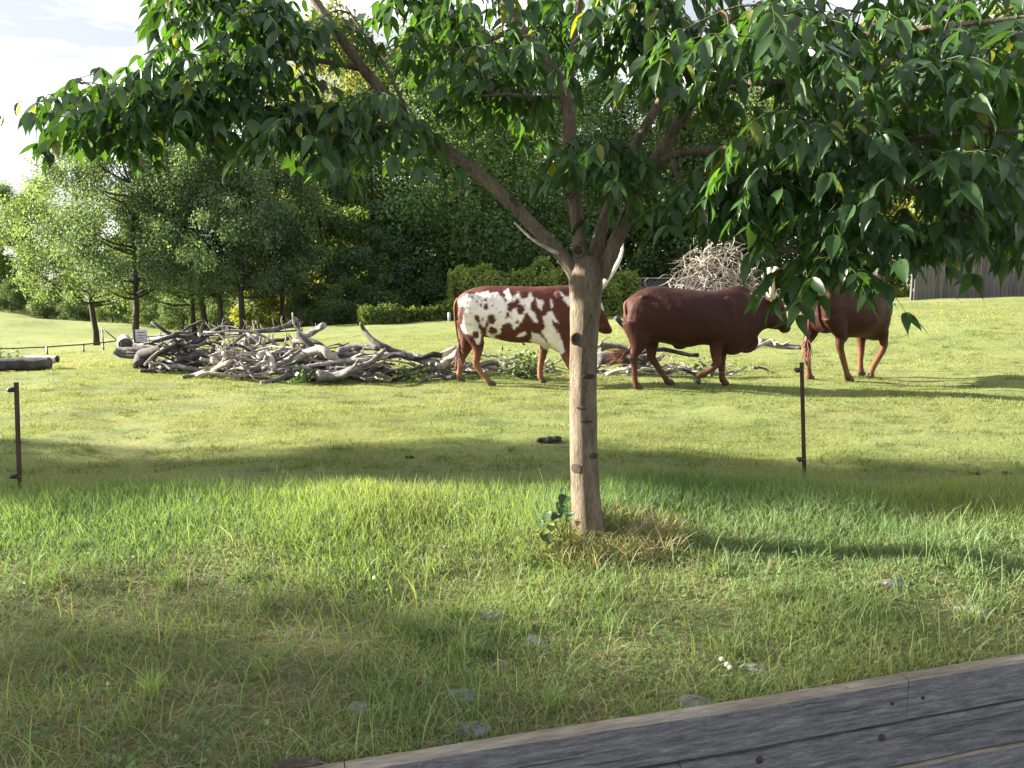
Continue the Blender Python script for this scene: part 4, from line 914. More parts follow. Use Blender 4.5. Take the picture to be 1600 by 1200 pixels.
hedge('vine_hedge', on(470, 33), on(560, 33), 1.4, .8, 2500, .16, (.05, .08, .028), 'low shaded hedge at the foot of the wood behind the log pile', 7, .22)

def woods():
    r = np.random.default_rng(91); C = []
    for px in np.arange(420, 1760, 14):
        for _ in range(3):
            Y = r.uniform(47, 56); p = on(px, Y); z = r.uniform(.3, 10.5); q = r.uniform(1.0, 1.8); C.append((p.x, p.y, p.z + z, q, q, q * .85, r.uniform(.6, 1.1)))
    V, Fc, cc = clump_leaves(r, C, 150, .31, 1, (0.086, 0.144, 0.062), shell=.5)
    o = link('woods', mesh_np('woods', V, Fc, cc), M['far'], None, False); tag(o, 'dark leafy mass of the wood filling the gaps between its edge trees', 'woods', kind='stuff')
woods()
def brush_heap():
    p = on(1120, 29.5); r = random.Random(5); m = MB()
    for _ in range(620):
        a = Vector((r.gauss(0, 1.05), r.uniform(-.7, .7), 0)); a.z = max(.02, r.uniform(0, 3.0) * (1 - .3 * abs(a.x + .2)))
        d = Vector((r.gauss(0, 1), r.gauss(0, .5), r.gauss(.15, .6))).normalized() * r.uniform(.3, 1.1); c = Vector((r.gauss(0, .25), r.gauss(0, .2), r.gauss(-.05, .25)))
        q = spline([a, a + d * .5 + c * .6, a + d + c * .2 - Vector((0, 0, .2))], 5)
        for k in q: k.z = max(k.z, .01)
        rr = r.uniform(.008, .026); m.tube(q, [rr, rr, rr * .9, rr * .8, rr * .7, rr * .4], 4, cap=False)
    o = m.build('brush_heap', M['driftp']); o.location = p; tag(o, 'tall heap of pale tangled dead brush behind the brown bull', 'brush heap', kind='stuff')
brush_heap()

# ------------------------------------------------------------------ the near tree
TB = ground(920, 842); TY = TB.y
def near_tree():
    root = empty('ash_tree', TB); tag(root, 'young tree with a smooth tan trunk forking into spreading leafy limbs in front', 'tree')
    def loc(v): return Vector(v) - TB
    def path(L):                                            # (px, py, radius px, distance)
        P, R = [], []
        for a, b, r, Y in L: P.append(at(a, b, Y)); R.append(r * Y / F)
        return P, R
    def smooth(P, R, k=3):
        n = (len(P) - 1) * k; Q = spline(P, n); RR = []
        for i in range(n + 1):
            t = i / n * (len(R) - 1); j = min(int(t), len(R) - 2); RR.append(R[j] * (1 - (t - j)) + R[j + 1] * (t - j))
        return Q, RR
    Y = TY
    TR = [(921, 862, 34, Y), (920, 840, 28, Y), (918, 815, 25, Y), (915, 770, 23.5, Y), (912, 700, 22, Y), (911, 620, 21.5, Y), (912, 550, 21.5, Y), (914, 500, 23, Y), (915, 465, 25, Y), (916, 435, 27, Y), (918, 412, 24, Y), (920, 400, 14, Y)]
    LM = {'left': [(907, 445, 15, Y), (885, 408, 13, Y), (842, 362, 12, Y + .03), (790, 310, 11.5, Y + .06), (740, 265, 11, Y + .1), (690, 228, 10.5, Y + .13), (640, 190, 10, Y + .16), (600, 145, 9.8, Y + .18), (565, 105, 9.5, Y + .2), (530, 55, 9, Y + .2), (495, 5, 8.5, Y + .22), (450, -70, 7, Y + .25), (400, -170, 5, Y + .3), (360, -280, 3, Y + .35)],
          'centre': [(909, 430, 17, Y), (904, 365, 13, Y), (897, 300, 12.5, Y), (891, 240, 12.5, Y + .02), (889, 185, 12.5, Y + .03), (884, 150, 14, Y + .04), (862, 110, 13, Y + .06), (835, 75, 12, Y + .08), (810, 40, 11.5, Y + .1), (785, 0, 11, Y + .12), (755, -70, 9, Y + .15), (740, -160, 7, Y + .2), (735, -300, 4, Y + .2)],
          'stem': [(886, 160, 9, Y + .03), (893, 100, 8, Y), (902, 30, 7, Y - .05), (910, -60, 6, Y - .1), (905, -180, 5, Y - .1), (915, -320, 3, Y - .1)],
          'mid': [(924, 425, 16, Y), (938, 365, 12, Y + .05), (957, 310, 11, Y + .12), (985, 243, 10, Y + .2), (1012, 192, 9.5, Y + .25), (1040, 145, 9, Y + .3), (1064, 100, 8.5, Y + .35), (1095, 40, 7.5, Y + .4), (1120, -40, 6.5, Y + .4), (1140, -150, 5, Y + .4), (1150, -280, 3, Y + .4)],
          'right': [(938, 432, 16, Y), (962, 378, 14, Y - .03), (985, 325, 13.5, Y - .06), (1004, 285, 13, Y - .1), (1040, 225, 11, Y - .13), (1075, 168, 10.5, Y - .16), (1098, 120, 10, Y - .2), (1135, 45, 8.5, Y - .25), (1170, -40, 7, Y - .3), (1220, -150, 5, Y - .3), (1260, -260, 3, Y - .3)]}
    BR = {'a': [(640, 192, 6, Y + .16), (580, 200, 5.5, Y + .1), (500, 208, 5, Y + .05), (400, 192, 4.5, Y), (290, 165, 4, Y - .05), (170, 150, 3, Y - .1), (70, 160, 2, Y - .15)],
          'b': [(567, 108, 5.5, Y + .2), (500, 95, 5, Y + .15), (410, 85, 4.5, Y + .1), (330, 55, 3.5, Y), (260, 10, 2.5, Y)],
          'c': [(742, 267, 4, Y + .1), (700, 250, 3.5, Y - .05), (650, 240, 3, Y - .15), (600, 235, 2.2, Y - .25)],
          'd': [(1006, 283, 9, Y - .1), (1050, 243, 8, Y - .2), (1110, 235, 7, Y - .35), (1200, 228, 6.5, Y - .55), (1320, 222, 6, Y - .75), (1440, 215, 5, Y - .95), (1560, 205, 4, Y - 1.1), (1680, 210, 2.5, Y - 1.2)],
          'e': [(1066, 98, 7, Y + .35), (1150, 75, 6.5, Y + .1), (1260, 65, 6, Y - .15), (1390, 50, 5.5, Y - .4), (1530, 35, 4.5, Y - .6), (1660, 20, 3, Y - .7)],
          'f': [(1050, 245, 6, Y - .2), (1062, 285, 5.5, Y - .3), (1082, 318, 5, Y - .4), (1120, 350, 5, Y - .5), (1180, 380, 4.5, Y - .65), (1260, 395, 4, Y - .8), (1350, 400, 3, Y - .95)],
          'g': [(1320, 222, 5, Y - .75), (1380, 270, 4.5, Y - .8), (1450, 310, 4, Y - .85), (1530, 345, 3, Y - .9), (1600, 370, 2, Y - .95)],
          'h': [(985, 325, 5, Y - .06), (960, 290, 4, Y - .2), (930, 262, 3.5, Y - .35), (895, 255, 2.5, Y - .45)],
          'i': [(1100, 118, 7, Y - .2), (1180, 130, 6, Y - .4), (1290, 120, 5, Y - .7), (1400, 130, 4, Y - .9)],
          'j': [(640, 192, 4, Y + .16), (625, 150, 3.6, Y + .05), (600, 100, 3, Y), (570, 55, 2.4, Y - .1), (540, 10, 2, Y - .1)],
          'k': [(812, 42, 5, Y + .1), (770, 60, 4.5, Y), (720, 80, 3.5, Y - .1), (670, 60, 2.5, Y - .2)],
          'l': [(884, 150, 4, Y + .04), (840, 152, 3.5, Y), (800, 148, 3, Y - .1), (750, 150, 2, Y - .2)]}
    nodes_ = []
    def wood(name, L, sides, parent):
        P, R = path(L); Q, RR = smooth(P, R); RR = [q * (.82 if name == 'limb' else .85 if name == 'branch' else 1) for q in RR]; m = MB(); random.seed(len(nodes_)); m.tube([loc(q) for q in Q], RR, sides, .03 if sides > 10 else .05)
        o = m.build(name, M['bark'], parent)
        for q, r in zip(Q, RR): nodes_.append((q, r))
        return o
    trunk = wood('trunk', TR, 22, root); nodes_.clear()
    for k, L in LM.items(): wood('limb', L, 14, root)
    for k, L in BR.items(): wood('branch', L, 8, root)
    # branch scars and knots on the trunk
    for a, b, w, h, up in ((903, 392, 9, 10, 1), (931, 492, 13, 6, 0), (896, 528, 7, 9, 1), (919, 586, 11, 4, 0), (928, 709, 10, 5, 0), (897, 728, 10, 8, 0), (915, 655, 10, 2, 0), (925, 812, 6, 4, 0), (905, 634, 8, 2.5, 0), (887, 306, 6, 4, 1), (800, 312, 4, 4, 0)):
        p = at(a, b, Y); dx = a - (918 if b > 770 else 912); rr = (22 if b > 440 else 13) * Y / F
        yo = -math.sqrt(max(.02, 1 - min(.95, (dx / 24) ** 2))) * rr if b > 440 else -rr * .95
        if b in (306, 312): yo = -.045
        m = MB(); c = loc(p) + Vector((0, yo + .004, 0)); k = Y / F
        an = math.asin(max(-.9, min(.9, dx / 25))) if b > 440 else 0
        if b > 440: c = loc(p) + Vector((-dx * k + math.sin(an) * rr * .99, -math.cos(an) * rr * .99, 0))
        m.ell(c, (w * k, .0035 if not up else .011, h * k), 14, 8, Matrix.Rotation(an, 3, 'Z'), .06); o = m.build('knot', M['knot'], trunk)
        if up:
            m = MB(); q = [(c + Vector((math.cos(t) * w * k * .9, -.008, math.sin(t) * h * k * .9))) for t in np.linspace(0, 2 * math.pi, 17)]; m.tube(q, .009, 6, .1, False); m.build('knot_rim', M['bark'], o)
    # dead pale twig on the left limb
    m = MB(); P, R = path([(872, 396, 3, Y - .06), (850, 385, 2.6, Y - .09), (825, 368, 2.2, Y - .1), (803, 347, 1.4, Y - .1)]); m.tube([loc(q) for q in spline(P, 8)], list(np.linspace(R[0], R[-1], 9)), 6); m.build('dead_twig', M['driftp'], root)
    # ---- leaf sprays
    r = np.random.default_rng(17)
    polys = [([(40, 150), (110, 110), (220, 95), (320, 100), (400, 130), (520, 165), (470, 195), (400, 190), (300, 165), (200, 195), (120, 190), (60, 175)], -.55, .35, 34),
             ([(270, -30), (470, -30), (530, 30), (480, 70), (380, 70), (300, 40)], -.5, .6, 26),
             ([(380, 150), (540, 130), (620, 170), (640, 225), (560, 225), (440, 215)], -.6, .3, 24),
             ([(600, -30), (880, -30), (870, 40), (800, 90), (720, 110), (650, 60)], -.5, .8, 27),
             ([(720, 90), (860, 100), (860, 145), (760, 150)], .1, .9, 12),
             ([(870, 225), (960, 205), (985, 235), (920, 255)], -.75, -.3, 9),
             ([(900, -30), (1060, -30), (1060, 30), (1000, 60), (930, 60)], -.9, .2, 18),
             ([(1020, 40), (1300, -30), (1640, -30), (1640, 280), (1500, 290), (1400, 300), (1280, 240), (1180, 180), (1090, 120)], -1.55, .55, 128),
             ([(1110, 230), (1200, 255), (1300, 300), (1400, 340), (1390, 370), (1300, 350), (1190, 305)], -1.2, -.35, 22),
             ([(1285, 385), (1345, 395), (1335, 425), (1300, 420)], -1.2, -.7, 5),
             ([(1160, 270), (1290, 285), (1290, 315), (1180, 305)], -1.0, -.5, 8),
             ([(240, 55), (420, 75), (490, 130), (330, 125)], -.5, .4, 16),
             ([(140, 120), (330, 130), (400, 165), (200, 180)], -.5, .2, 12),
             ([(1050, 290), (1090, 305), (1080, 320)], -.7, -.3, 2),
             ([(1480, 290), (1640, 290), (1640, 370), (1520, 350)], -1.3, -.4, 15)]
    A = []
    for poly, y0, y1, n in polys:
        pl = np.array(poly); k = 0
        while k < n:
            x, y = r.uniform(pl[:, 0].min(), pl[:, 0].max()), r.uniform(pl[:, 1].min(), pl[:, 1].max())
            if inside(poly, np.array([x]), np.array([y]))[0]: A.append(at(x, y, Y + r.uniform(y0, y1))); k += 1
    ztop = at(800, -30, Y).z
    for _ in range(120):                                    # the crown above the frame
        d = unit(r.normal(size=(1, 3)))[0] * r.random() ** .33; q = Vector((.75 + d[0] * 3.7, Y + .1 + d[1] * 2.0, 4.2 + d[2] * 2.0))
        if q.z > at(800, -30, q.y).z + .38 and math.hypot((q.x - .75) / 3.7, 0) < 1: A.append(q)
    NP = [Vector(q) for q, _ in nodes_]; deg = [.3] * len(NP)
    arr = np.array([tuple(q) for q in NP]); order = sorted(A, key=lambda q: ((arr - np.array(q)) ** 2).sum(1).min())
    tw = MB(); sprays = []
    for q in order:
        arr2 = np.array([tuple(v) for v in NP]); dd = ((arr2 - np.array(q)) ** 2).sum(1); dd = np.where(arr2[:, 2] > q.z + .5, dd * 2, dd); i = int(dd.argmin()); s = NP[i]
        L = (q - s).length; mid = s.lerp(q, .5) + Vector((r.normal() * .05, r.normal() * .05, .10)) * min(1, L)
        c = spline([s, mid, q], 5); rr = min(.011, .0035 + .007 * L); tw.tube([loc(v) for v in c], [rr, rr * .9, rr * .8, rr * .65, rr * .5, .002], 5, cap=False)
        for v in c[2:]: NP.append(v)
        d = (q - mid); d.z *= .4; d = d.normalized() if d.length > 1e-4 else Vector((1, 0, 0)); sprays.append((q, d, s))
        if L > .5: sprays.append((c[3], Vector((d.x, d.y, 0)).normalized() + Vector((r.normal() * .5, r.normal() * .5, 0)), s))
    t_ = tw.build('twigs', M['fbark'], root); tag(t_, kind='stuff')
    # compound leaves with drooping leaflets
    B_, D_, N_, L_, C_ = [], [], [], [], []; rc = MB()
    for q, d, s in sprays:
        nl = int(r.integers(3, 6)); a0 = r.uniform(0, 6.28); tone = r.uniform(.8, 1.25)
        for k in range(nl):
            an = math.atan2(d.y, d.x) + (k - (nl - 1) / 2) * r.uniform(.7, 1.15) + r.normal() * .25
            h = Vector((math.cos(an), math.sin(an), r.uniform(-.25, .35))).normalized(); RL = r.uniform(.17, .30); droop = r.uniform(.35, .9)
            pr = [q + h * RL * t + Vector((0, 0, -droop * RL * t * t)) for t in (0, .35, .68, 1.0)]
            rc.tube([loc(v) for v in pr], [.0022, .002, .0016, .001], 3, cap=False)
            sd = h.cross(Vector((0, 0, 1))).normalized()
            for j in (1, 2, 3):
                for sg in ((-1, 1) if j < 3 else (-1, 0, 1)):
                    dr = sd * sg * r.uniform(.5, 1.0) + h * (r.uniform(.3, .7) if sg else 1.0) + Vector((0, 0, -r.uniform(.5, 1.5)))
                    dr.normalize(); nr = (sd * sg * .5 + h * .55 + Vector((0, 0, .8)) + Vector(r.normal(size=3) * .42)); B_.append(pr[j]); D_.append(dr); N_.append(nr)
                    L_.append(r.uniform(.080, .146) * (1.1 if j == 3 and sg == 0 else 1) * (.9 if j == 1 else 1))
                    y = 1 if r.random() > .025 else 0; g = tone * r.uniform(.6, 1.35)
                    C_.append(np.array((.032, .074, .025)) * g if y else np.array((.15, .16, .03)))
    B_, D_, N_ = (np.array([tuple(v) for v in z]) for z in (B_, D_, N_)); L_ = np.array(L_); C_ = np.array(C_)
    D_ = unit(D_); S_ = unit(np.cross(D_, N_)); N_ = np.cross(S_, D_)
    T = [0, .14, .32, .54, .76, .9, 1.0]; Wd = [0, .13, .185, .172, .092, .03, 0]
    tv, tf = [(0, 0, 0)], []                                # (along, across, lift)
    for t, w in list(zip(T, Wd))[1:-1]: tv += [(t, -w, .055 * w / .2 - .13 * t * t), (t, 0, -.03 - .13 * t * t + .03 * math.sin(3.1 * t)), (t, w, .055 * w / .2 - .13 * t * t)]
    tv.append((1, 0, -.19)); n = len(T) - 2
    tf += [(0, 1, 2), (0, 2, 3)]
    for i in range(n - 1):
        b = 1 + 3 * i
        tf += [(b, b + 3, b + 4), (b, b + 4, b + 1), (b + 1, b + 4, b + 5), (b + 1, b + 5, b + 2)]
    b = 1 + 3 * (n - 1); e = len(tv) - 1; tf += [(b, e, b + 1), (b + 1, e, b + 2)]
    tv = np.array(tv); tf = np.array(tf)
    # which leaflets show largest: a coarse depth buffer in the frame
    c, s = math.cos(PITCH), math.sin(PITCH); mid = B_ + D_ * L_[:, None] * .5; rel = mid - np.array((0, 0, EYE))
    zc = rel[:, 1] * c - rel[:, 2] * s; px = 800 + F * rel[:, 0] / zc; py = 600 - F * (rel[:, 1] * s + rel[:, 2] * c) / zc
    best = {}
    fc = np.abs((N_ * unit(rel)).sum(1)) * L_ ** 2 / zc ** 2
    for i in range(len(px)):
        if 5 < px[i] < 1595 and 5 < py[i] < 560 and zc[i] > 1:
            k = (int(px[i] // 26), int(py[i] // 26))
            if k not in best or zc[i] < zc[best[k]]: best[k] = i
    pick = sorted(best.values(), key=lambda i: -fc[i])[:300]; mask = np.ones(len(px), bool); mask[pick] = False
    K_ = r.uniform(-.3, 2.6, len(L_))
    def leafmesh(idx):
        V = B_[idx][:, None] + (D_[idx][:, None] * tv[None, :, :1] + S_[idx][:, None] * tv[None, :, 1:2] + N_[idx][:, None] * tv[None, :, 2:3] * K_[idx][:, None, None]) * L_[idx][:, None, None]
        k = len(idx); Fc = (tf[None] + (np.arange(k) * len(tv))[:, None, None]).reshape(-1, 3)
        return V.reshape(-1, 3) - np.array(TB), Fc, np.repeat(C_[idx], len(tv), 0)
    V, Fc, cc = leafmesh(np.nonzero(mask)[0])
    crown = link('crown', mesh_np('crown', V, Fc, cc), M['leaf'], root); tag(crown, kind='stuff')
    o = rc.build('leaf_stalks', M['weed'], crown); put_col(o.data, (.07, .10, .03)); tag(o, kind='stuff')
    shared = [mesh_np('leaf', tv * np.array((1, 1, q)), tf, np.array((.032, .074, .025)) * g) for g, q in ((.8, .6), (1.0, 1.4), (1.2, 2.3))] + [mesh_np('leaf', tv, tf, np.array((.12, .15, .03)))]
    for i in pick:
        me = shared[3] if C_[i][0] > .1 else shared[i % 3]
        lf = link('leaf', me, M['leafo'], crown); R3 = Matrix((Vector(D_[i]), Vector(S_[i]), Vector(N_[i]))).transposed().to_4x4()
        lf.matrix_local = Matrix.Translation(Vector(B_[i]) - TB) @ R3 @ Matrix.Scale(float(L_[i]), 4)
    print('leaflets', len(px), 'single', len(pick))
near_tree()

# ------------------------------------------------------------------ two more trees of the row, just outside the left edge; their crowns shade the near grass
def shade_tree(x, y, clumps, seed, label, size=.2, per=230):
    r = np.random.default_rng(seed); root = empty('ash_tree', (x, y, gz(x, y))); tag(root, label, 'tree', 'trees of the row along the fence')
    V, Fc, cc = clump_leaves(r, clumps, per, size, 1, (.040, .080, .024), shell=.15); link('crown', mesh_np('crown', V, Fc, cc), M['far'], root, False)
    H = max(c[2] for c in clumps) + .3
    limbs(r, H, 1.6, .12, [c[:3] for c in clumps], (0, 0), .9).build('trunk', M['bark'], root)
r_ = np.random.default_rng(3)
def ball(cy0, cy1, z0, z1, n, q, xs=1.6):
    return [(r_.uniform(-xs, xs), r_.uniform(cy0, cy1), r_.uniform(z0, z1), q * r_.uniform(.8, 1.2), q * r_.uniform(.8, 1.2), q * r_.uniform(.7, 1), r_.uniform(.8, 1.2)) for _ in range(n)]
SX = 24.0                                                   # metres to the left where these trees stand
def shadow_spot(Y1, z1):                                    # a spot on the plane 9 m left, carried on towards the sun to SX
    return Y1 + (SX - 9) * math.tan(math.radians(11)), z1 + (SX - 9) * math.tan(SUN_EL) / math.cos(math.radians(11))
def far_ball(y0, y1, z0, z1, n, q, cy, xs=1.2):
    dy, dz = shadow_spot(0, 0)
    return [(a, b + y - cy, c + dz, d, e, f, g) for (a, y, c, d, e, f, g) in ball(y0, y1, z0, z1, n, q, xs) for b in (dy,)]
ca = shadow_spot(8.3, 0)[0]; cb = shadow_spot(3.0, 0)[0]
shade_tree(-SX, ca, far_ball(7.1, 7.3, 1.4, 2.3, 8, .34, ca) + far_ball(7.1, 7.75, 2.3, 3.2, 15, .45, ca) + far_ball(7.3, 8.7, 3.2, 4.8, 26, .55, ca) + far_ball(6.35, 7.1, 2.5, 3.1, 6, .36, ca, .5) + far_ball(7.8, 9.1, 4.8, 6.2, 14, .65, ca), 71, 'leafy tree beside the fence far beyond the left edge', .2, 110)
shade_tree(-SX, cb, far_ball(-.6, 4.8, 1.2, 3.0, 44, .72, cb) + far_ball(-.4, 5.1, 3.0, 4.6, 44, .7, cb) + far_ball(.4, 4.6, 4.6, 5.2, 10, .7, cb), 72, 'broad leafy tree nearer the road beyond the left edge', .2, 130)


# ------------------------------------------------------------------ grass
def fld(x, y, sc, seed):
    r = np.random.default_rng(seed); o = np.zeros(len(x))
    for k in range(6):
        a = r.uniform(0, 6.28); f = sc * r.uniform(.5, 1.7); o += np.sin((x * math.cos(a) + y * math.sin(a)) * f + r.uniform(0, 6.28))
    return o / 3.2
def blades(r, x, y, h, w, lean, col, seg=2, z_off=-.01):
    n = len(x); z = gz_np(x, y) + z_off; a = r.uniform(0, 6.28, n); f = r.uniform(0, 6.28, n)
    d = np.stack([np.cos(a), np.sin(a), np.zeros(n)], 1); s = np.stack([-np.sin(f), np.cos(f), np.zeros(n)], 1)
    B = np.stack([x, y, z], 1); up = np.array((0, 0, 1.0)); out = []
    bend = lean * h
    for i in range(seg):
        t = i / seg; c = B + up * (h * t * (1 - .35 * lean * t))[:, None] + d * (bend * t ** 1.8)[:, None]; ww = w * (1 - .45 * t) * .5
        out += [c - s * ww[:, None], c + s * ww[:, None]]
    tip = B + up * (h * (1 - .35 * lean))[:, None] + d * bend[:, None]; tip[:, 2] = np.maximum(tip[:, 2], z + .012); out.append(tip)
    V = np.stack(out, 1); k = V.shape[1]; tf = []
    for i in range(seg - 1): b = 2 * i; tf += [(b, b + 1, b + 3), (b, b + 3, b + 2)]
    tf.append((k - 3, k - 2, k - 1)); Fc = (np.array(tf)[None] + (np.arange(n) * k)[:, None, None]).reshape(-1, 3)
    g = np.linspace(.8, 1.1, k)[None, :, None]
    return V.reshape(-1, 3), Fc, (col[:, None] * g).reshape(-1, 3)
def join(parts):
    V, Fc, C, o = [], [], [], 0
    for v, f, c in parts: V.append(v); Fc.append(f + o); C.append(c); o += len(v)
    return np.concatenate(V), np.concatenate(Fc), np.concatenate(C)
def wall_t(x, y): return (x - WA.x) * WN.x + (y - WA.y) * WN.y
def edge_y(x): return 5.62 + .10 * np.sin(x * 1.7) + .08 * np.sin(x * 4.1 + 1)
STONES = [(770, 965, .085, .055), (838, 1002, .075, .05), (722, 1090, .09, .055), (738, 1142, .085, .05), (560, 1108, .05, .04), (1088, 1100, .10, .045), (1180, 1048, .08, .04), (625, 975, .05, .03), (1525, 955, .12, .05), (778, 1042, .035, .025), (1400, 912, .10, .05)]
SG = [ground(a, b) for a, b, _, _ in STONES]
def long_grass():
    r = np.random.default_rng(51); parts = []
    def scatter(n, ymax=6.1):
        y = 1.6 + (ymax - 1.6) * r.random(n); x = r.uniform(-1, 1, n) * (y * .70 + .45); k = (wall_t(x, y) > .02) & (y < edge_y(x) + r.normal(size=n) * .09); return x[k], y[k]
    G1, G2, G3, ST = np.array((.190, .268, .108)), np.array((.250, .300, .118)), np.array((.135, .220, .100)), np.array((.40, .36, .22))
    def paint(x, y, straw):
        n = len(x); q = fld(x, y, 1.5, 2)[:, None]; c = G1 + (G2 - G1) * np.clip(q, 0, 1) + (G3 - G1) * np.clip(-q, 0, 1)
        c = c * r.uniform(.75, 1.28, (n, 1)); k = r.random(n) < straw * np.clip(.6 + 1.5 * fld(x, y, 2.2, 8), .15, 2.4); c[k] = ST * r.uniform(.6, 1.15, (k.sum(), 1)); return c, k
    # turf layer
    x, y = scatter(210000); tall = np.clip((y - 4.0) / 1.2, 0, 1); cl = np.clip(fld(x, y, 3.6, 4) * .5 + .5, 0, 1)
    thin = np.clip(.55 + .8 * fld(x, y, 1.9, 12) + tall, .28, 1); keep = r.random(len(x)) < thin
    for p in SG: keep &= (((x - p.x) / .075) ** 2 + ((y - p.y) / .05) ** 2 > 1) | (r.random(len(x)) < .35)
    keep &= ((x - TB.x) / .085) ** 2 + ((y - TB.y) / .085) ** 2 > 1
    x, y, tall, cl = x[keep], y[keep], tall[keep], cl[keep]
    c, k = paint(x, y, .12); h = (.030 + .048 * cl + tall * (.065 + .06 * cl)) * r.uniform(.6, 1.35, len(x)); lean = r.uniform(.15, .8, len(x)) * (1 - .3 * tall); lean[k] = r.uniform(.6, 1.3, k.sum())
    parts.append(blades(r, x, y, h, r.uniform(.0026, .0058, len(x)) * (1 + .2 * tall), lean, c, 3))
    # dead thatch lying flat
    x, y = scatter(26000, 6.4); n = len(x); c = ST * r.uniform(.4, 1.0, (n, 1)); parts.append(blades(r, x, y, r.uniform(.04, .11, n), r.uniform(.003, .005, n), r.uniform(1.2, 2.0, n), c, 2, .004))
    # taller single blades and seed stems
    x, y = scatter(2600); n = len(x); c, _ = paint(x, y, .10); parts.append(blades(r, x, y, r.uniform(.13, .26, n), r.uniform(.004, .007, n), r.uniform(.15, .7, n), c, 3))
    # dense tufts in the near grass
    for _ in range(38):
        y0 = r.uniform(2.3, 4.8); x0 = r.uniform(-1, 1) * (y0 * .68); n = int(r.integers(30, 80))
        if wall_t(x0, y0) < .1: continue
        x, y = x0 + r.normal(size=n) * .035, y0 + r.normal(size=n) * .03; c, _ = paint(x, y, .05); parts.append(blades(r, x, y, r.uniform(.07, .17, n), r.uniform(.0035, .0065, n), r.uniform(.2, .8, n), c * r.uniform(.85, 1.2), 3))
    # tufts over the foot of the tree, green and straw
    n = 2800; a = r.uniform(0, 6.28, n); q = r.uniform(.09, .42, n); x, y = TB.x + .06 + np.cos(a) * q * 1.25, TB.y - .05 + np.sin(a) * q * .7; c, k = paint(x, y, .5); parts.append(blades(r, x, y, r.uniform(.08, .24, n), r.uniform(.003, .006, n), r.uniform(.3, 1.2, n), c, 3))
    V, Fc, C = join(parts); o = link('long_grass', mesh_np('long_grass', V, Fc, C), M['grass'], None, False); tag(o, 'long uncut grass between the plank wall and the wire fence', 'grass', kind='stuff')
long_grass()
def short_grass():
    r = np.random.default_rng(52); parts = []
    for y0, y1, n, h0, h1, w in ((5.4, 9.0, 160000, .018, .055, .006), (9.0, 13.5, 110000, .02, .06, .010), (13.5, 24, 90000, .03, .075, .018)):
        y = y0 + (y1 - y0) * r.random(n); x = r.uniform(-1, 1, n) * (y * .70 + .3); k = (y > edge_y(x)) & (r.random(n) < np.clip(.75 + .7 * fld(x, y, 2.4, 31), .2, 1) * (1 - .85 * divot(x, y))); x, y = x[k], y[k]; n = len(x)
        q = np.clip(fld(x, y, .8, 6) * .5 + .5, 0, 1)[:, None]; c = np.array((.165, .208, .070)) * (1 - q) + np.array((.240, .255, .102)) * q; c = c * r.uniform(.75, 1.3, (n, 1)); s = r.random(n) < .12; c[s] = np.array((.33, .28, .14)) * r.uniform(.6, 1, (s.sum(), 1))
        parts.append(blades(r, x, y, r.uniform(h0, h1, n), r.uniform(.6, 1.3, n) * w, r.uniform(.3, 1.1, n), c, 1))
    for _ in range(900):                                    # tussocks left by the grazing
        y0 = 6.3 + 10 * r.random() ** 1.4; x0 = r.uniform(-1, 1) * y0 * .7; n = int(r.integers(18, 50)); q = r.uniform(.05, .16); x, y = x0 + r.normal(size=n) * q, y0 + r.normal(size=n) * q * .6; k = y > edge_y(x); x, y = x[k], y[k]; n = len(x)
        if n: parts.append(blades(r, x, y, r.uniform(.03, .09, n), r.uniform(.5, 1.2, n) * (.006 + .0006 * y0), r.uniform(.3, 1.0, n), np.array((.135, .190, .055)) * r.uniform(.6, 1.25, (n, 1)) * r.uniform(.75, 1.15), 1))
    V, Fc, C = join(parts); o = link('grazed_grass', mesh_np('grazed_grass', V, Fc, C), M['grass'], None, False); tag(o, 'short grazed grass of the sunlit pasture', 'grass', kind='stuff')
short_grass()
def low_weeds():
    r = np.random.default_rng(53); P, D, Nn, L, C = [], [], [], [], []
    for _ in range(420):
        y0 = r.uniform(2.2, 5.2); x0 = r.uniform(-1, 1) * y0 * .68
        if wall_t(x0, y0) < .05: continue
        for _ in range(int(r.integers(4, 14))):
            x, y = x0 + r.normal() * .06, y0 + r.normal() * .05; P.append((x, y, gz(x, y) + r.uniform(.015, .07))); a = r.uniform(0, 6.28); D.append((math.cos(a), math.sin(a), r.uniform(-.2, .5))); Nn.append((r.normal() * .4, r.normal() * .4, 1)); L.append(r.uniform(.014, .032)); C.append(np.array((.075, .15, .045)) * r.uniform(.7, 1.3))
    V, Fc = quads(np.array(P), unit(np.array(D)), unit(np.array(Nn)), np.array(L), np.array(L) * .8)
    o = link('clover_cover', mesh_np('clover_cover', V, Fc, np.repeat(np.array(C), 4, 0)), M['weed'], None, False); tag(o, 'low clover and weed leaves spread through the near grass', 'ground cover', kind='stuff')
low_weeds()
SL = ['flat grey stone half buried in the grass below the tree', 'rounded grey stone just right of the flat one below the tree', 'long grey stone in the grass above the wall’s left end', 'flat pale stone nearest the wall’s left end', 'small grey stone in the grass at lower left of centre', 'whitish flat stone lying against the wall’s back edge', 'grey stone hidden in grass behind the middle of the wall', 'pale small stone left of the flat grey stone', 'sunlit flat stone in the grass near the right edge', 'tiny pale stone between the larger stones', 'grey stone in the thinner grass at right']
for (a, b, rx, ry), p, lb in zip(STONES, SG, SL):
    random.seed(a); m = MB(); m.ell((0, 0, 0), (rx * .8, ry * .85, .028), 14, 8, None, .2); o = m.build('stone', M['stone']); o.location = p + Vector((0, 0, -.004)); o.rotation_euler = (.1, .05, random.uniform(-.4, .4)); tag(o, lb, 'stone', 'stones in the near grass')
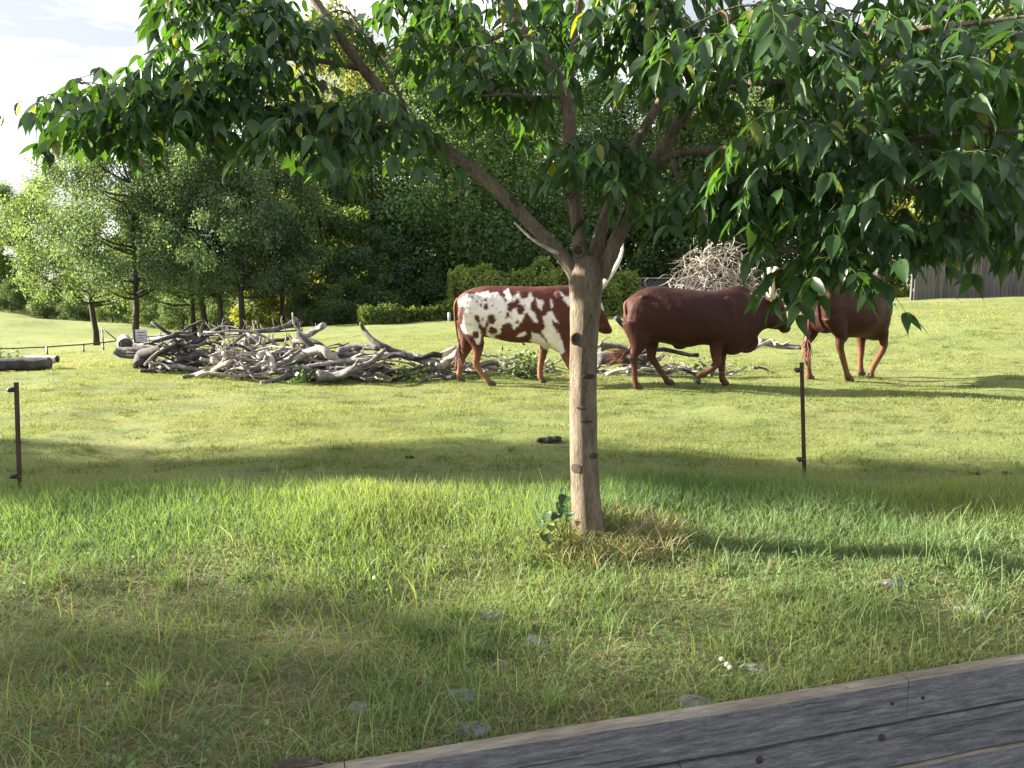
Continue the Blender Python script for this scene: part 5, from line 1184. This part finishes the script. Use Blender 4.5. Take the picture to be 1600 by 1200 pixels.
for i, (a, b, lb) in enumerate(((1128, 1030, 'upper left white clover flower behind the wall'), (1136, 1038, 'middle white clover flower behind the wall'), (1141, 1043, 'lower right white clover flower behind the wall'))):
    p = ground(a, b + 14); t = at(a, b, p.y); root = empty('clover_flower', p); tag(root, lb, 'flower', 'white clover flowers')
    MB().tube([(0, 0, 0), (.004, 0, (t.z - p.z) * .5), (t.x - p.x, 0, t.z - p.z)], .0016, 5).build('stem', M['weed'], root); put_col(root.children[0].data, (.08, .14, .04))
    m = MB(); m.ell((t.x - p.x, 0, t.z - p.z), (.012, .012, .010), 12, 8, None, .16); m.build('bloom', M['petal'], root)
p = ground(857, 690); random.seed(4); m = MB()
m.ell((0, 0, .008), (.13, .075, .018), 16, 8, None, .15)
for _ in range(16): m.ell((random.uniform(-.09, .09), random.uniform(-.05, .05), .02), (random.uniform(.025, .05), random.uniform(.02, .04), random.uniform(.014, .03)), 9, 6, None, .2)
o = m.build('dung_pat', M['dung']); o.location = p; tag(o, 'small dark dung pat on the pasture left of the trunk', 'dung')
for a, b, s, lb in ((1525, 742, .5, 'tiny dark clod on the turf right of the right post'), (1572, 741, .6, 'small dark clod near the right edge of the turf'), (640, 716, .4, 'tiny clod on the turf left of the dung pat')):
    p = ground(a, b); m = MB()
    for _ in range(6): m.ell((random.gauss(0, .05) * s, random.gauss(0, .03) * s, .012), (.035 * s, .03 * s, .02 * s), 9, 6, None, .2)
    o = m.build('clod', M['dung']); o.location = p; tag(o, lb, 'clod', 'clods on the turf')
def broad_weed():
    p = TB + Vector((-.20, -.12, 0)); p.z = gz(p.x, p.y); root = empty('leafy_weed', p); tag(root, 'dark broad-leaved weed climbing at the left foot of the trunk', 'weed')
    r = random.Random(8); m = MB(); tops = [(845, 815), (858, 800), (872, 803), (866, 820), (882, 790), (885, 775), (895, 800), (850, 830), (905, 815), (884, 762), (875, 785)]
    for i, (a, b) in enumerate(tops):
        q = at(a, b, p.y - .03 + r.uniform(-.06, .05)) - p; m.tube(spline([Vector((r.uniform(-.03, .12), 0, 0)), q * .5 + Vector((.03, 0, .03)), q], 5), .0025, 4, cap=False)
        L = r.uniform(.06, .095) if i < 8 else .045; d = Vector((r.uniform(-1, .4), -.6, -r.uniform(.1, .7))).normalized(); n = Vector((-.3 + r.uniform(-.3, .3), -.5, .8)).normalized(); s = d.cross(n).normalized(); n = s.cross(d)
        lm = MB(); rows = [(0, .0), (.06, .30), (.25, .42), (.5, .36), (.78, .17), (1, 0)]
        for t, w in rows: lm.v += [tuple(q + d * L * t + s * L * w * k + n * L * (.10 * abs(k) - .2 * t * t)) for k in (-1, 0, 1)]
        for j in range(5):
            for k in (0, 1): v = j * 3 + k; lm.f.append((v, v + 1, v + 4, v + 3))
        me = lm.mesh('leaf'); put_col(me, np.array((.040, .080, .032)) * r.uniform(.8, 1.2) if i not in (3, 8) else (.16, .2, .04)); link('leaf', me, M['weed'], root)
    o = m.build('stem', M['weed'], root); put_col(o.data, (.05, .08, .03))
    p2 = TB + Vector((-.16, -.16, 0)); p2.z = gz(p2.x, p2.y); root = empty('yellow_weed', p2); tag(root, 'small yellow green weed below the dark leaves at the trunk', 'weed')
    rn = np.random.default_rng(4); n = 90; P = np.stack([rn.normal(size=n) * .085, rn.normal(size=n) * .05, rn.uniform(.02, .16, n)], 1); V, Fc = quads(P, unit(rn.normal(size=(n, 3)) + np.array((0, -.5, 0))), unit(rn.normal(size=(n, 3)) * .5 + np.array((0, -.4, 1))), rn.uniform(.02, .04, n), rn.uniform(.015, .03, n))
    link('leaves', mesh_np('leaves', V, Fc, np.repeat(np.array((.24, .26, .04)) * rn.uniform(.7, 1.2, (n, 1)), 4, 0)), M['weed'], root, False)
    m = MB()
    for _ in range(9): m.tube([(r.gauss(0, .02), r.gauss(0, .02), 0), (r.gauss(0, .06), r.gauss(0, .04), .07), (r.gauss(0, .08), r.gauss(0, .05), .14)], .002, 4, cap=False)
    o = m.build('stem', M['weed'], root); put_col(o.data, (.12, .14, .04))
broad_weed()
def ground_twig(P, Y, r0, r1, label, mat='drift'):
    pts = [at(a, b, Y) for a, b in P]; m = MB(); q = spline(pts, 10); m.tube([v - q[0] for v in q], list(np.linspace(r0, r1, 11)), 5); o = m.build('twig', M[mat]); o.location = q[0]; tag(o, label, 'twig', 'twigs by the tree foot')
ground_twig([(965, 856), (985, 838), (1012, 812), (1022, 795), (1028, 778)], TY - .12, .0045, .002, 'thin bare twig rising from the grass right of the trunk', 'driftp')
ground_twig([(790, 901), (840, 898), (900, 902)], TY - .36, .004, .003, 'thin dark stick lying in the grass below the trunk', 'driftd')
def pile_weed(px, Y, n, sc, label, seed):
    p = on(px, Y); root = empty('leafy_weed', p); tag(root, label, 'weed', 'weeds at the logs'); rn = np.random.default_rng(seed)
    P = np.stack([rn.normal(size=n) * .22 * sc, rn.normal(size=n) * .12, np.abs(rn.normal(size=n)) * .17 * sc + .03], 1); V, Fc = quads(P, unit(rn.normal(size=(n, 3)) + np.array((0, -.4, -.3))), unit(rn.normal(size=(n, 3)) * .6 + np.array((0, -.5, 1))), rn.uniform(.05, .10, n), rn.uniform(.04, .07, n))
    link('leaves', mesh_np('leaves', V, Fc, np.repeat(np.array((.085, .14, .04)) * rn.uniform(.6, 1.3, (n, 1)), 4, 0)), M['weed'], root, False)
    m = MB()
    for _ in range(10): e = Vector((rn.normal() * .2 * sc, rn.normal() * .1, rn.uniform(.1, .3) * sc)); m.tube([(0, 0, -.02), tuple(e * .5 + Vector((0, 0, .03))), tuple(e)], .005, 4, cap=False)
    o = m.build('stem', M['weed'], root); put_col(o.data, (.07, .10, .03))
pile_weed(822, 12.25, 260, 1.1, 'leafy green weed growing in the sticks under the spotted cow', 1)
pile_weed(645, 12.05, 90, .7, 'small weed at the foot of the log pile’s right half', 2)
pile_weed(8, 15.2, 120, .9, 'pale green weed beside the dark log at the left edge', 3)
pile_weed(470, 11.95, 70, .5, 'small weed at the front of the log pile', 4)
pile_weed(1110, 12.5, 120, .8, 'low weeds behind the brown bull’s legs', 5)
